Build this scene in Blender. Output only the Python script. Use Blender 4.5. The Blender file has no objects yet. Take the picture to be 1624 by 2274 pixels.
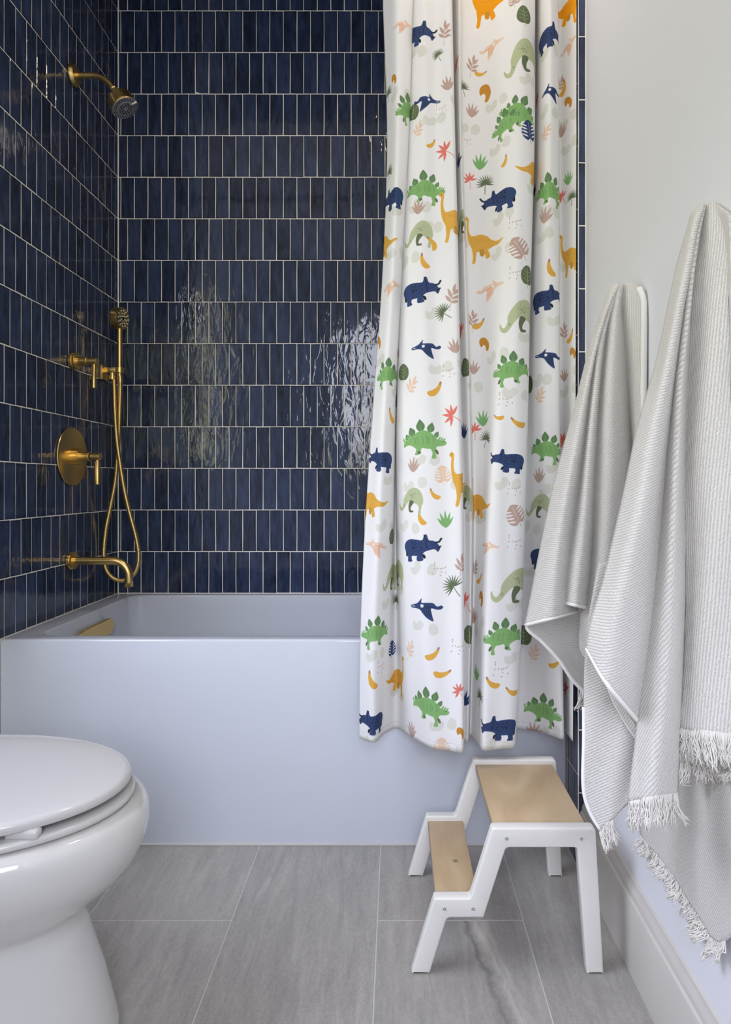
import bpy, bmesh, math, random
import numpy as np
from mathutils import Vector, Matrix, Euler
from mathutils.geometry import tessellate_polygon
random.seed(7)
rng = np.random.default_rng(7)
PI = math.pi
sc = bpy.context.scene
COL = sc.collection

# ---------------------------------------------------------------- camera
F = 1406.0; CX = 880.0; CY = 1076.0; H = 0.926      # focal length in px, principal point, eye height
cam = bpy.data.cameras.new('camera'); camo = bpy.data.objects.new('camera', cam); COL.objects.link(camo)
cam.sensor_fit = 'HORIZONTAL'; cam.sensor_width = 36.0; cam.lens = 36.0 * F / 1624.0
cam.shift_x = -(CX - 812.0) / 1624.0; cam.shift_y = -(1137.0 - CY) / 1624.0
cam.clip_start = 0.02
camo.location = (0, 0, H); camo.rotation_euler = (PI / 2, 0, 0)
sc.camera = camo
sc.view_settings.view_transform = 'Standard'; sc.view_settings.look = 'None'
sc.view_settings.gamma = 1.0; sc.view_settings.use_curve_mapping = False
sc.view_settings.exposure = 0.08

def unproj(px, py, Y):
    return Vector(((px - CX) / F * Y, Y, H - (py - CY) / F * Y))

# ---------------------------------------------------------------- world (overcast sky over a line of trees)
def N(nt, t, **kw):
    n = nt.nodes.new(t)
    for k, v in kw.items():
        if hasattr(n, k): setattr(n, k, v)
    return n
def setin(n, **kw):
    for k, v in kw.items():
        n.inputs[k.replace('_', ' ')].default_value = v
def ramp(nt, stops, interp='LINEAR'):
    r = nt.nodes.new('ShaderNodeValToRGB'); r.color_ramp.interpolation = interp
    e = r.color_ramp.elements
    while len(e) < len(stops): e.new(0.5)
    for i, (p, c) in enumerate(stops):
        e[i].position = p; e[i].color = (*c, 1) if len(c) == 3 else c
    return r
w = bpy.data.worlds.new('world'); sc.world = w; w.use_nodes = True
nt = w.node_tree; nt.nodes.clear(); L = nt.links.new
tc = N(nt, 'ShaderNodeTexCoord'); sep = N(nt, 'ShaderNodeSeparateXYZ'); L(tc.outputs['Generated'], sep.inputs[0])
nz = N(nt, 'ShaderNodeTexNoise'); setin(nz, Scale=9.0, Detail=5.0, Roughness=0.65); L(tc.outputs['Generated'], nz.inputs['Vector'])
ad = N(nt, 'ShaderNodeMath', operation='MULTIPLY_ADD'); L(nz.outputs['Fac'], ad.inputs[0]); ad.inputs[1].default_value = -0.5
ab = N(nt, 'ShaderNodeMath', operation='ABSOLUTE'); L(sep.outputs['X'], ab.inputs[0])
tl = N(nt, 'ShaderNodeMapRange', interpolation_type='SMOOTHSTEP'); setin(tl, From_Min=0.10, From_Max=0.36, To_Min=0.0, To_Max=-0.28); L(ab.outputs[0], tl.inputs['Value'])
zt = N(nt, 'ShaderNodeMath', operation='ADD'); L(sep.outputs['Z'], zt.inputs[0]); L(tl.outputs[0], zt.inputs[1]); L(zt.outputs[0], ad.inputs[2])
mk = N(nt, 'ShaderNodeMapRange'); setin(mk, From_Min=-0.20, From_Max=-0.17); L(ad.outputs[0], mk.inputs['Value'])
nz2 = N(nt, 'ShaderNodeTexNoise'); setin(nz2, Scale=30.0, Detail=4.0); L(tc.outputs['Generated'], nz2.inputs['Vector'])
gr = ramp(nt, [(0.35, (0.04, 0.05, 0.02)), (0.6, (0.42, 0.42, 0.24))]); L(nz2.outputs['Fac'], gr.inputs[0])
sk = ramp(nt, [(0.0, (1.0, 1.01, 1.09)), (1.0, (0.80, 0.88, 1.16))]); L(sep.outputs['Z'], sk.inputs[0])
mx = N(nt, 'ShaderNodeMix', data_type='RGBA'); L(mk.outputs[0], mx.inputs[0]); 
gm = N(nt, 'ShaderNodeMapRange'); setin(gm, From_Min=-0.03, From_Max=0.01); L(sep.outputs['Z'], gm.inputs['Value'])
gx = N(nt, 'ShaderNodeMix', data_type='RGBA'); L(gm.outputs[0], gx.inputs[0]); gx.inputs[6].default_value = (0.26, 0.26, 0.265, 1); L(gr.outputs[0], gx.inputs[7])
L(gx.outputs[2], mx.inputs[6]); L(sk.outputs[0], mx.inputs[7])
bg = N(nt, 'ShaderNodeBackground'); bg.inputs['Strength'].default_value = 10.0; L(mx.outputs[2], bg.inputs[0])
wo = N(nt, 'ShaderNodeOutputWorld'); L(bg.outputs[0], wo.inputs[0])

# portal in the window opening behind the camera, and a warm ceiling lamp
WX0, WX1, WZ0, WZ1, YR, ZC = -0.43, 0.44, 1.0, 2.38, -1.0, 2.813
la = bpy.data.lights.new('window_portal', 'AREA'); la.shape = 'RECTANGLE'; la.size = WX1 - WX0; la.size_y = WZ1 - WZ0
la.cycles.is_portal = True
lo = bpy.data.objects.new('window_portal', la); COL.objects.link(lo)
lo.location = ((WX0 + WX1) / 2, YR - 0.05, (WZ0 + WZ1) / 2); lo.rotation_euler = (PI / 2, 0, 0)
LY0, LY1, LZ0, LZ1, XLF = 0.22, 1.22, 1.05, 2.2, -1.19  # unseen left window opening, added as fill light for the right wall
la = bpy.data.lights.new('fill_portal_left', 'AREA'); la.shape = 'RECTANGLE'; la.size = LY1 - LY0; la.size_y = LZ1 - LZ0
la.cycles.is_portal = True
lo = bpy.data.objects.new('fill_portal_left', la); COL.objects.link(lo)
lo.location = (XLF - 0.05, (LY0 + LY1) / 2, (LZ0 + LZ1) / 2); lo.rotation_euler = (PI / 2, 0, -PI / 2)
la = bpy.data.lights.new('ceiling_lamp', 'AREA'); la.shape = 'DISK'; la.size = 0.22; la.energy = 5.0; la.color = (1.0, 0.86, 0.70)
lo = bpy.data.objects.new('ceiling_lamp', la); COL.objects.link(lo); lo.location = (0.13, 1.28, ZC - 0.03)

# ---------------------------------------------------------------- helpers
def srgb(r, g, b):
    f = lambda c: (c / 255 / 12.92) if c / 255 <= 0.04045 else ((c / 255 + 0.055) / 1.055) ** 2.4
    return (f(r), f(g), f(b))
def mat(name, color=(0.8, 0.8, 0.8), rough=0.5, metal=0.0, spec=0.5, coat=0.0):
    m = bpy.data.materials.new(name); m.use_nodes = True
    b = m.node_tree.nodes['Principled BSDF']
    b.inputs['Base Color'].default_value = (*color, 1); b.inputs['Roughness'].default_value = rough
    b.inputs['Metallic'].default_value = metal; b.inputs['Specular IOR Level'].default_value = spec
    b.inputs['Coat Weight'].default_value = coat
    return m, m.node_tree, b
def noise_bump(nt, b, scale, strength, dist=0.001, coord='Object', detail=3.0, vec=None):
    L = nt.links.new
    n = N(nt, 'ShaderNodeTexNoise'); setin(n, Scale=scale, Detail=detail)
    if vec is None:
        t = N(nt, 'ShaderNodeTexCoord'); L(t.outputs[coord], n.inputs['Vector'])
    else: L(vec, n.inputs['Vector'])
    bp = N(nt, 'ShaderNodeBump'); setin(bp, Strength=strength, Distance=dist); L(n.outputs['Fac'], bp.inputs['Height'])
    L(bp.outputs[0], b.inputs['Normal']); return n, bp
def link(name, me, m=None, parent=None, smooth=True):
    o = bpy.data.objects.new(name, me); COL.objects.link(o)
    if m is not None and not me.materials: me.materials.append(m)
    if parent is not None: o.parent = parent
    if smooth: me.polygons.foreach_set('use_smooth', [True] * len(me.polygons))
    return o
def from_bm(name, bm, m=None, parent=None, smooth=True, sharp=None):
    bmesh.ops.recalc_face_normals(bm, faces=bm.faces)
    me = bpy.data.meshes.new(name); bm.to_mesh(me); bm.free()
    o = link(name, me, m, parent, smooth)
    if sharp: me.set_sharp_from_angle(angle=math.radians(sharp))
    return o
def tag(o, label, cat, group=None):
    o['label'] = label; o['category'] = cat
    if group: o['group'] = group
    return o
def thing(name, label, cat, loc=(0, 0, 0), group=None):
    o = bpy.data.objects.new(name, None); COL.objects.link(o); o.location = loc; o.empty_display_size = 0.05
    return tag(o, label, cat, group)
def struct(o, label=None):
    o['kind'] = 'structure'
    if label: o['label'] = label
    return o
def box_bm(bm, lo, hi, bev=0.0, seg=2):
    lo = Vector(lo); hi = Vector(hi); c = (lo + hi) / 2; s = hi - lo
    r = bmesh.ops.create_cube(bm, size=1.0, matrix=Matrix.Translation(c) @ Matrix.Diagonal((*s, 1)))
    if bev > 0:
        es = list({e for v in r['verts'] for e in v.link_edges})
        bmesh.ops.bevel(bm, geom=es, offset=bev, segments=seg, profile=0.5, affect='EDGES')
def box(name, lo, hi, m, parent=None, bev=0.0, seg=2):
    bm = bmesh.new(); box_bm(bm, lo, hi, bev, seg)
    return from_bm(name, bm, m, parent, smooth=bev > 0, sharp=35 if bev > 0 else None)
def frame_of(d):
    d = Vector(d).normalized(); a = Vector((0, 0, 1)) if abs(d.z) < 0.9 else Vector((1, 0, 0))
    u = d.cross(a).normalized(); v = d.cross(u).normalized(); return d, u, v
def lathe_bm(bm, origin, axis, prof, n=40, close=True):
    """prof: list of (distance along axis, radius)."""
    d, u, v = frame_of(axis); origin = Vector(origin); rings = []
    for (t, r) in prof:
        if r < 1e-6: rings.append([bm.verts.new(origin + d * t)])
        else: rings.append([bm.verts.new(origin + d * t + (u * math.cos(a) + v * math.sin(a)) * r) for a in [2 * PI * i / n for i in range(n)]])
    for A, B in zip(rings[:-1], rings[1:]):
        for i in range(n):
            j = (i + 1) % n
            if len(A) == 1 and len(B) == 1: continue
            if len(A) == 1: bm.faces.new((A[0], B[i], B[j]))
            elif len(B) == 1: bm.faces.new((A[i], A[j], B[0]))
            else: bm.faces.new((A[i], A[j], B[j], B[i]))
    if close:
        for R in (rings[0], rings[-1]):
            if len(R) > 2: bm.faces.new(R)
def lathe(name, origin, axis, prof, m, parent=None, n=40, sharp=35):
    bm = bmesh.new(); lathe_bm(bm, origin, axis, prof, n); return from_bm(name, bm, m, parent, sharp=sharp)
def cyl_prof(l, r, b=0.0012):
    return [(0, r - b), (b, r), (l - b, r), (l, r - b)]
def tube_bm(bm, pts, rad, n=16, caps=True):
    pts = [Vector(p) for p in pts]; rings = []; up = None
    for i, p in enumerate(pts):
        t = (pts[min(i + 1, len(pts) - 1)] - pts[max(i - 1, 0)]).normalized()
        if up is None: _, u, v = frame_of(t)
        else: u = (up - t * up.dot(t)).normalized(); v = t.cross(u)
        up = u; r = rad[i] if hasattr(rad, '__len__') else rad
        rings.append([bm.verts.new(p + (u * math.cos(a) + v * math.sin(a)) * r) for a in [2 * PI * k / n for k in range(n)]])
    for A, B in zip(rings[:-1], rings[1:]):
        for i in range(n): bm.faces.new((A[i], A[(i + 1) % n], B[(i + 1) % n], B[i]))
    if caps: bm.faces.new(rings[0]); bm.faces.new(rings[-1])
def catmull(P, n):
    """centripetal-ish spline through the rows of P, n samples per segment."""
    P = np.asarray(P, float); out = []
    for i in range(len(P) - 1):
        p0 = P[i - 1] if i > 0 else 2 * P[0] - P[1]
        p1, p2 = P[i], P[i + 1]; p3 = P[i + 2] if i + 2 < len(P) else 2 * P[-1] - P[-2]
        k = [0.0]
        for a, b in ((p0, p1), (p1, p2), (p2, p3)): k.append(k[-1] + max(np.linalg.norm(b - a), 1e-6) ** 0.5)
        for j in range(n):
            t = k[1] + (k[2] - k[1]) * j / n
            A1 = (k[1] - t) / (k[1] - k[0]) * p0 + (t - k[0]) / (k[1] - k[0]) * p1
            A2 = (k[2] - t) / (k[2] - k[1]) * p1 + (t - k[1]) / (k[2] - k[1]) * p2
            A3 = (k[3] - t) / (k[3] - k[2]) * p2 + (t - k[2]) / (k[3] - k[2]) * p3
            B1 = (k[2] - t) / (k[2] - k[0]) * A1 + (t - k[0]) / (k[2] - k[0]) * A2
            B2 = (k[3] - t) / (k[3] - k[1]) * A2 + (t - k[1]) / (k[3] - k[1]) * A3
            out.append((k[2] - t) / (k[2] - k[1]) * B1 + (t - k[1]) / (k[2] - k[1]) * B2)
    out.append(P[-1]); return np.array(out)
def loft_bm(bm, rings, closed=True, cap0=False, cap1=False):
    R = [[bm.verts.new(p) for p in r] for r in rings]
    for A, B in zip(R[:-1], R[1:]):
        n = len(A)
        for i in range(n if closed else n - 1): bm.faces.new((A[i], A[(i + 1) % n], B[(i + 1) % n], B[i]))
    if cap0: bm.faces.new(R[0])
    if cap1: bm.faces.new(R[-1])
    return R

# ---------------------------------------------------------------- materials
def tile_material(name, dark, light):
    m, nt, b = mat(name, light, 0.06, spec=0.5); L = nt.links.new
    oi = N(nt, 'ShaderNodeObjectInfo'); t = N(nt, 'ShaderNodeTexCoord')
    sc_ = N(nt, 'ShaderNodeMath', operation='MULTIPLY'); L(oi.outputs['Random'], sc_.inputs[0]); sc_.inputs[1].default_value = 37.0
    vadd = N(nt, 'ShaderNodeVectorMath', operation='ADD'); L(t.outputs['Object'], vadd.inputs[0]); L(sc_.outputs[0], vadd.inputs[1])
    mp0 = N(nt, 'ShaderNodeMapping'); mp0.inputs['Scale'].default_value = (1.6, 1.0, 0.4); L(vadd.outputs[0], mp0.inputs['Vector'])
    n1 = N(nt, 'ShaderNodeTexNoise'); setin(n1, Scale=30.0, Detail=5.0, Roughness=0.65); L(mp0.outputs[0], n1.inputs['Vector'])
    mr = N(nt, 'ShaderNodeMath', operation='MULTIPLY_ADD'); L(oi.outputs['Random'], mr.inputs[0]); mr.inputs[1].default_value = 0.22; mr.inputs[2].default_value = -0.11
    a = N(nt, 'ShaderNodeMath', operation='ADD'); L(n1.outputs['Fac'], a.inputs[0]); L(mr.outputs[0], a.inputs[1])
    # glaze runs thinner and darker towards the pressed edges of a tile
    sp = N(nt, 'ShaderNodeSeparateXYZ'); L(t.outputs['Generated'], sp.inputs[0])
    ed = []
    for ax, k in (('X', 9.0), ('Z', 24.0)):
        s = N(nt, 'ShaderNodeMath', operation='PINGPONG'); L(sp.outputs[ax], s.inputs[0]); s.inputs[1].default_value = 0.5
        q = N(nt, 'ShaderNodeMath', operation='MULTIPLY'); q.use_clamp = True; L(s.outputs[0], q.inputs[0]); q.inputs[1].default_value = k
        ed.append(q)
    mm = N(nt, 'ShaderNodeMath', operation='MULTIPLY'); L(ed[0].outputs[0], mm.inputs[0]); L(ed[1].outputs[0], mm.inputs[1])
    m2 = N(nt, 'ShaderNodeMath', operation='MULTIPLY_ADD'); L(mm.outputs[0], m2.inputs[0]); m2.inputs[1].default_value = 0.24; L(a.outputs[0], m2.inputs[2])
    rp = ramp(nt, [(0.34, dark), (0.66, tuple((d + l) / 2 for d, l in zip(dark, light))), (0.94, light)]); L(m2.outputs[0], rp.inputs[0])
    L(rp.outputs[0], b.inputs['Base Color'])
    mp = N(nt, 'ShaderNodeMapping'); mp.inputs['Scale'].default_value = (1.0, 1.0, 0.34); L(vadd.outputs[0], mp.inputs['Vector'])
    n2 = N(nt, 'ShaderNodeTexNoise'); setin(n2, Scale=34.0, Detail=2.5, Roughness=0.5, Distortion=0.8); L(mp.outputs[0], n2.inputs['Vector'])
    bp = N(nt, 'ShaderNodeBump'); setin(bp, Strength=1.0, Distance=0.0017); L(n2.outputs['Fac'], bp.inputs['Height'])
    L(bp.outputs[0], b.inputs['Normal'])
    return m
M_TILE = tile_material('navy_glaze', srgb(15, 18, 27), srgb(62, 75, 106))
M_GROUT, nt, b = mat('grout', srgb(246, 243, 236), 0.9); noise_bump(nt, b, 400, 0.3)
M_FGROUT, nt, b = mat('floor_grout', srgb(200, 198, 194), 0.9)
M_PAINT, nt, b = mat('wall_paint', srgb(232, 233, 238), 0.55, spec=0.3); noise_bump(nt, b, 260, 0.12)
M_CEIL, nt, b = mat('ceiling_paint', srgb(225, 222, 216), 0.8)
M_TRIM, nt, b = mat('trim_paint', srgb(208, 204, 197), 0.32)
M_ACR, nt, b = mat('acrylic', srgb(210, 214, 222), 0.06, spec=0.5)
M_PORC, nt, b = mat('porcelain', srgb(210, 208, 204), 0.06, spec=0.6, coat=0.3)
M_SEAT, nt, b = mat('seat_plastic', srgb(200, 198, 195), 0.10, spec=0.55)
M_WHITE, nt, b = mat('white_lacquer', srgb(232, 229, 222), 0.28); noise_bump(nt, b, 30, 0.05)
M_BRASS, nt, b = mat('brushed_brass', srgb(236, 202, 130), 0.26, metal=1.0)
t = N(nt, 'ShaderNodeTexCoord'); n = N(nt, 'ShaderNodeTexNoise'); setin(n, Scale=900.0, Detail=2.0)
nt.links.new(t.outputs['Object'], n.inputs['Vector'])
mr = N(nt, 'ShaderNodeMapRange'); setin(mr, To_Min=0.25, To_Max=0.34); nt.links.new(n.outputs['Fac'], mr.inputs['Value']); nt.links.new(mr.outputs[0], b.inputs['Roughness'])
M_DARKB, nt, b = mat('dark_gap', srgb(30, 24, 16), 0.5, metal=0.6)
M_SPRAY, nt, b = mat('spray_face', srgb(150, 152, 155), 0.45)
M_NOZ, nt, b = mat('black_rubber', srgb(14, 14, 15), 0.6)
M_NOZW, nt, b = mat('clear_rubber', srgb(225, 222, 212), 0.4)
M_STEEL, nt, b = mat('screw_steel', srgb(180, 184, 190), 0.3, metal=1.0)

def wood_material():
    m, nt, b = mat('birch_plywood', srgb(196, 160, 112), 0.42); L = nt.links.new
    t = N(nt, 'ShaderNodeTexCoord'); mp = N(nt, 'ShaderNodeMapping'); mp.inputs['Scale'].default_value = (6.0, 2.0, 3.0); L(t.outputs['Object'], mp.inputs['Vector'])
    n1 = N(nt, 'ShaderNodeTexNoise'); setin(n1, Scale=1.6, Detail=3.0, Distortion=1.4); L(mp.outputs[0], n1.inputs['Vector'])
    mp2 = N(nt, 'ShaderNodeMapping'); mp2.inputs['Scale'].default_value = (260.0, 8.0, 60.0); L(t.outputs['Object'], mp2.inputs['Vector'])
    n2 = N(nt, 'ShaderNodeTexNoise'); setin(n2, Scale=1.0, Detail=2.0); L(mp2.outputs[0], n2.inputs['Vector'])
    mxx = N(nt, 'ShaderNodeMath', operation='MULTIPLY_ADD'); L(n2.outputs['Fac'], mxx.inputs[0]); mxx.inputs[1].default_value = 0.12; L(n1.outputs['Fac'], mxx.inputs[2])
    r = ramp(nt, [(0.4, srgb(182, 156, 122)), (0.55, srgb(190, 164, 129)), (0.72, srgb(202, 178, 143))]); L(mxx.outputs[0], r.inputs[0])
    # a small knot
    vm = N(nt, 'ShaderNodeVectorMath', operation='DISTANCE'); L(t.outputs['Object'], vm.inputs[0]); vm.inputs[1].default_value = (0.125, 1.335, 0.131)
    kr = ramp(nt, [(0.0, (0.25, 0.25, 0.25)), (0.0035, (0.35, 0.35, 0.35)), (0.006, (1, 1, 1))]); L(vm.outputs['Value'], kr.inputs[0])
    mu = N(nt, 'ShaderNodeMix', data_type='RGBA', blend_type='MULTIPLY'); mu.inputs[0].default_value = 0.9; L(r.outputs[0], mu.inputs[6]); L(kr.outputs[0], mu.inputs[7])
    L(mu.outputs[2], b.inputs['Base Color']); return m
M_WOOD = wood_material()
M_PLY, nt, b = mat('plywood_edge', srgb(150, 138, 122), 0.6)

def stone_material():
    m, nt, b = mat('grey_porcelain_stone', srgb(150, 148, 146), 0.42, spec=0.4); L = nt.links.new
    t = N(nt, 'ShaderNodeTexCoord'); oi = N(nt, 'ShaderNodeObjectInfo')
    sc_ = N(nt, 'ShaderNodeMath', operation='MULTIPLY'); L(oi.outputs['Random'], sc_.inputs[0]); sc_.inputs[1].default_value = 19.0
    va = N(nt, 'ShaderNodeVectorMath', operation='ADD'); L(t.outputs['Object'], va.inputs[0]); L(sc_.outputs[0], va.inputs[1])
    def ns(scale, sx, sy, rot, det, dist=0.0, rough=0.6):
        mp = N(nt, 'ShaderNodeMapping'); mp.inputs['Scale'].default_value = (sx, sy, 1); mp.inputs['Rotation'].default_value = (0, 0, rot); L(va.outputs[0], mp.inputs['Vector'])
        n = N(nt, 'ShaderNodeTexNoise'); setin(n, Scale=scale, Detail=det, Distortion=dist, Roughness=rough); L(mp.outputs[0], n.inputs['Vector']); return n
    big = ns(3.0, 1.0, 0.5, 0.15, 3); streak = ns(16.0, 3.0, 0.42, 0.12, 5, 0.6); fine = ns(420.0, 1, 1, 0, 3); grain = ns(120.0, 1.6, 0.6, 0.1, 4)
    a1 = N(nt, 'ShaderNodeMath', operation='MULTIPLY_ADD'); L(streak.outputs['Fac'], a1.inputs[0]); a1.inputs[1].default_value = 0.55; a1.inputs[2].default_value = -0.1
    a2 = N(nt, 'ShaderNodeMath', operation='MULTIPLY_ADD'); L(fine.outputs['Fac'], a2.inputs[0]); a2.inputs[1].default_value = 0.5; L(a1.outputs[0], a2.inputs[2])
    a3 = N(nt, 'ShaderNodeMath', operation='MULTIPLY_ADD'); L(big.outputs['Fac'], a3.inputs[0]); a3.inputs[1].default_value = 0.3; L(a2.outputs[0], a3.inputs[2])
    a4 = N(nt, 'ShaderNodeMath', operation='MULTIPLY_ADD'); L(grain.outputs['Fac'], a4.inputs[0]); a4.inputs[1].default_value = 0.3; L(a3.outputs[0], a4.inputs[2])
    r = ramp(nt, [(0.45, srgb(140, 137, 133)), (0.72, srgb(164, 160, 154)), (1.0, srgb(191, 187, 179))]); L(a4.outputs[0], r.inputs[0])
    vein = ns(7.0, 3.2, 0.30, 0.22, 4, 0.5); vr = ramp(nt, [(0.0, (0, 0, 0)), (0.66, (0, 0, 0)), (0.72, (1, 1, 1)), (0.78, (0, 0, 0))]); L(vein.outputs['Fac'], vr.inputs[0])
    vs = N(nt, 'ShaderNodeMath', operation='MULTIPLY'); L(vr.outputs[0], vs.inputs[0]); vs.inputs[1].default_value = 0.35
    mu = N(nt, 'ShaderNodeMix', data_type='RGBA'); L(vs.outputs[0], mu.inputs[0]); L(r.outputs[0], mu.inputs[6]); mu.inputs[7].default_value = (*srgb(205, 203, 198), 1)
    # one bold charcoal vein with pale wisps crossing the slab under the stool
    ge = N(nt, 'ShaderNodeNewGeometry'); sx = N(nt, 'ShaderNodeSeparateXYZ'); L(ge.outputs['Position'], sx.inputs[0])
    wv = N(nt, 'ShaderNodeTexNoise'); setin(wv, Scale=14.0, Detail=5.0, Roughness=0.65); L(ge.outputs['Position'], wv.inputs['Vector'])
    q1 = N(nt, 'ShaderNodeMath', operation='MULTIPLY_ADD'); L(sx.outputs['Y'], q1.inputs[0]); q1.inputs[1].default_value = 0.19; L(sx.outputs['X'], q1.inputs[2])
    q2 = N(nt, 'ShaderNodeMath', operation='MULTIPLY_ADD'); L(wv.outputs['Fac'], q2.inputs[0]); q2.inputs[1].default_value = 0.05; L(q1.outputs[0], q2.inputs[2])
    # along the vein q2 = 0.148 + 0.19*1.3455 + 0.025
    q3 = N(nt, 'ShaderNodeMapRange'); setin(q3, From_Min=0.3986, From_Max=0.4986); L(q2.outputs[0], q3.inputs['Value'])
    vd = ramp(nt, [(0.0, (0, 0, 0)), (0.18, (0, 0, 0)), (0.26, (0.55, 0.55, 0.55)), (0.33, (0.15, 0.15, 0.15)), (0.42, (0, 0, 0))]); L(q3.outputs[0], vd.inputs[0])
    vl = ramp(nt, [(0.38, (0, 0, 0)), (0.50, (0.5, 0.5, 0.5)), (0.55, (0.1, 0.1, 0.1)), (0.66, (0.3, 0.3, 0.3)), (0.72, (0, 0, 0))]); L(q3.outputs[0], vl.inputs[0])
    lim = N(nt, 'ShaderNodeMapRange'); setin(lim, From_Min=1.344, From_Max=1.345, To_Min=1.0, To_Max=0.0); L(sx.outputs['Y'], lim.inputs['Value'])
    col_ = mu.outputs[2]
    for rmp, cc in ((vd, srgb(84, 83, 84)), (vl, srgb(206, 203, 197))):
        g2 = N(nt, 'ShaderNodeMath', operation='MULTIPLY'); L(rmp.outputs[0], g2.inputs[0]); L(lim.outputs[0], g2.inputs[1])
        g3 = N(nt, 'ShaderNodeMath', operation='MULTIPLY'); L(g2.outputs[0], g3.inputs[0]); L(streak.outputs['Fac'], g3.inputs[1])
        g4 = N(nt, 'ShaderNodeMath', operation='MULTIPLY'); g4.use_clamp = True; L(g3.outputs[0], g4.inputs[0]); g4.inputs[1].default_value = 1.8
        mc = N(nt, 'ShaderNodeMix', data_type='RGBA'); L(g4.outputs[0], mc.inputs[0]); L(col_, mc.inputs[6]); mc.inputs[7].default_value = (*cc, 1); col_ = mc.outputs[2]
    L(col_, b.inputs['Base Color'])
    bp = N(nt, 'ShaderNodeBump'); setin(bp, Strength=0.5, Distance=0.0008); L(a4.outputs[0], bp.inputs['Height']); L(bp.outputs[0], b.inputs['Normal'])
    return m
M_STONE = stone_material()

# ---------------------------------------------------------------- the room shell
XL, XR, YB, YA, YJ = -1.0195, 0.46, 2.320, 1.626, 1.53       # alcove left, painted right wall, back, apron, end of tiling
XA = 0.4395                                                   # tiled right side of the alcove
floor = struct(box('floor', (-1.35, -1.15, -0.06), (0.60, 2.45, -0.0006), M_FGROUT), 'grey stone tile floor')
ceiling = struct(box('ceiling', (-1.35, -1.15, ZC), (0.60, 2.45, ZC + 0.06), M_CEIL), 'plain ceiling')
wall_back = struct(box('wall_back', (-1.25, YB, -0.003), (0.60, YB + 0.1, ZC), M_GROUT), 'navy tiled back wall of the tub alcove')
wall_left = struct(box('wall_left', (-1.25, 1.45, -0.003), (XL, YB, ZC), M_GROUT), 'navy tiled left wall of the tub alcove')
bm = bmesh.new()
for lo_, hi_ in (((-1.30, -1.1, -0.003), (XLF, LY0, ZC)), ((-1.30, LY1, -0.003), (XLF, 1.45, ZC)), ((-1.30, LY0, -0.003), (XLF, LY1, LZ0)), ((-1.30, LY0, LZ1), (XLF, LY1, ZC))):
    box_bm(bm, lo_, hi_)
struct(from_bm('wall_left_front', bm, M_PAINT, smooth=False), 'painted left wall')
bm = bmesh.new()  # frame of the added fill window
for lo_, hi_ in (((-1.27, LY0, LZ0), (-1.24, LY0 + 0.035, LZ1)), ((-1.27, LY1 - 0.035, LZ0), (-1.24, LY1, LZ1)), ((-1.27, LY0, LZ0), (-1.24, LY1, LZ0 + 0.035)), ((-1.27, LY0, LZ1 - 0.035), (-1.24, LY1, LZ1)), ((-1.27, 0.70, LZ0), (-1.24, 0.73, LZ1))):
    box_bm(bm, lo_, hi_)
struct(from_bm('fill_window', bm, M_TRIM, smooth=False), 'unseen white framed side window added for fill light')
wall_right = struct(box('wall_right', (XR, -1.1, -0.003), (0.60, YB, ZC), M_PAINT), 'painted light grey right wall')
struct(box('added_soffit', (XL, YJ + 0.004, 2.703), (XA, YB, ZC), M_TILE), 'unseen dark soffit added over the tub to darken the upper tiles')  # out of view, added to dim the light and reflections on the top rows
wall_alcove = struct(box('wall_right_alcove', (XA, YJ + 0.001, -0.003), (XR, YB, ZC), M_GROUT), 'navy tiled right wall of the tub alcove')
# rear wall with the window opening
bm = bmesh.new()
for lo_, hi_ in (((-1.3, YR - 0.12, -0.003), (WX0, YR, ZC)), ((WX1, YR - 0.12, -0.003), (0.6, YR, ZC)),
                 ((WX0, YR - 0.12, -0.003), (WX1, YR, WZ0)), ((WX0, YR - 0.12, WZ1), (WX1, YR, ZC))):
    box_bm(bm, lo_, hi_)
struct(from_bm('wall_rear', bm, M_PAINT, smooth=False))
bm = bmesh.new()
for lo_, hi_ in (((WX0, YR - 0.09, WZ0), (WX0 + 0.04, YR - 0.05, WZ1)), ((WX1 - 0.04, YR - 0.09, WZ0), (WX1, YR - 0.05, WZ1)),
                 ((WX0, YR - 0.09, WZ0), (WX1, YR - 0.05, WZ0 + 0.04)), ((WX0, YR - 0.09, WZ1 - 0.04), (WX1, YR - 0.05, WZ1)),
                 ((WX0, YR - 0.09, 1.74), (WX1, YR - 0.05, 1.78))):
    box_bm(bm, lo_, hi_)
struct(from_bm('window_1', bm, M_TRIM, smooth=False), 'white framed window')

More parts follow.
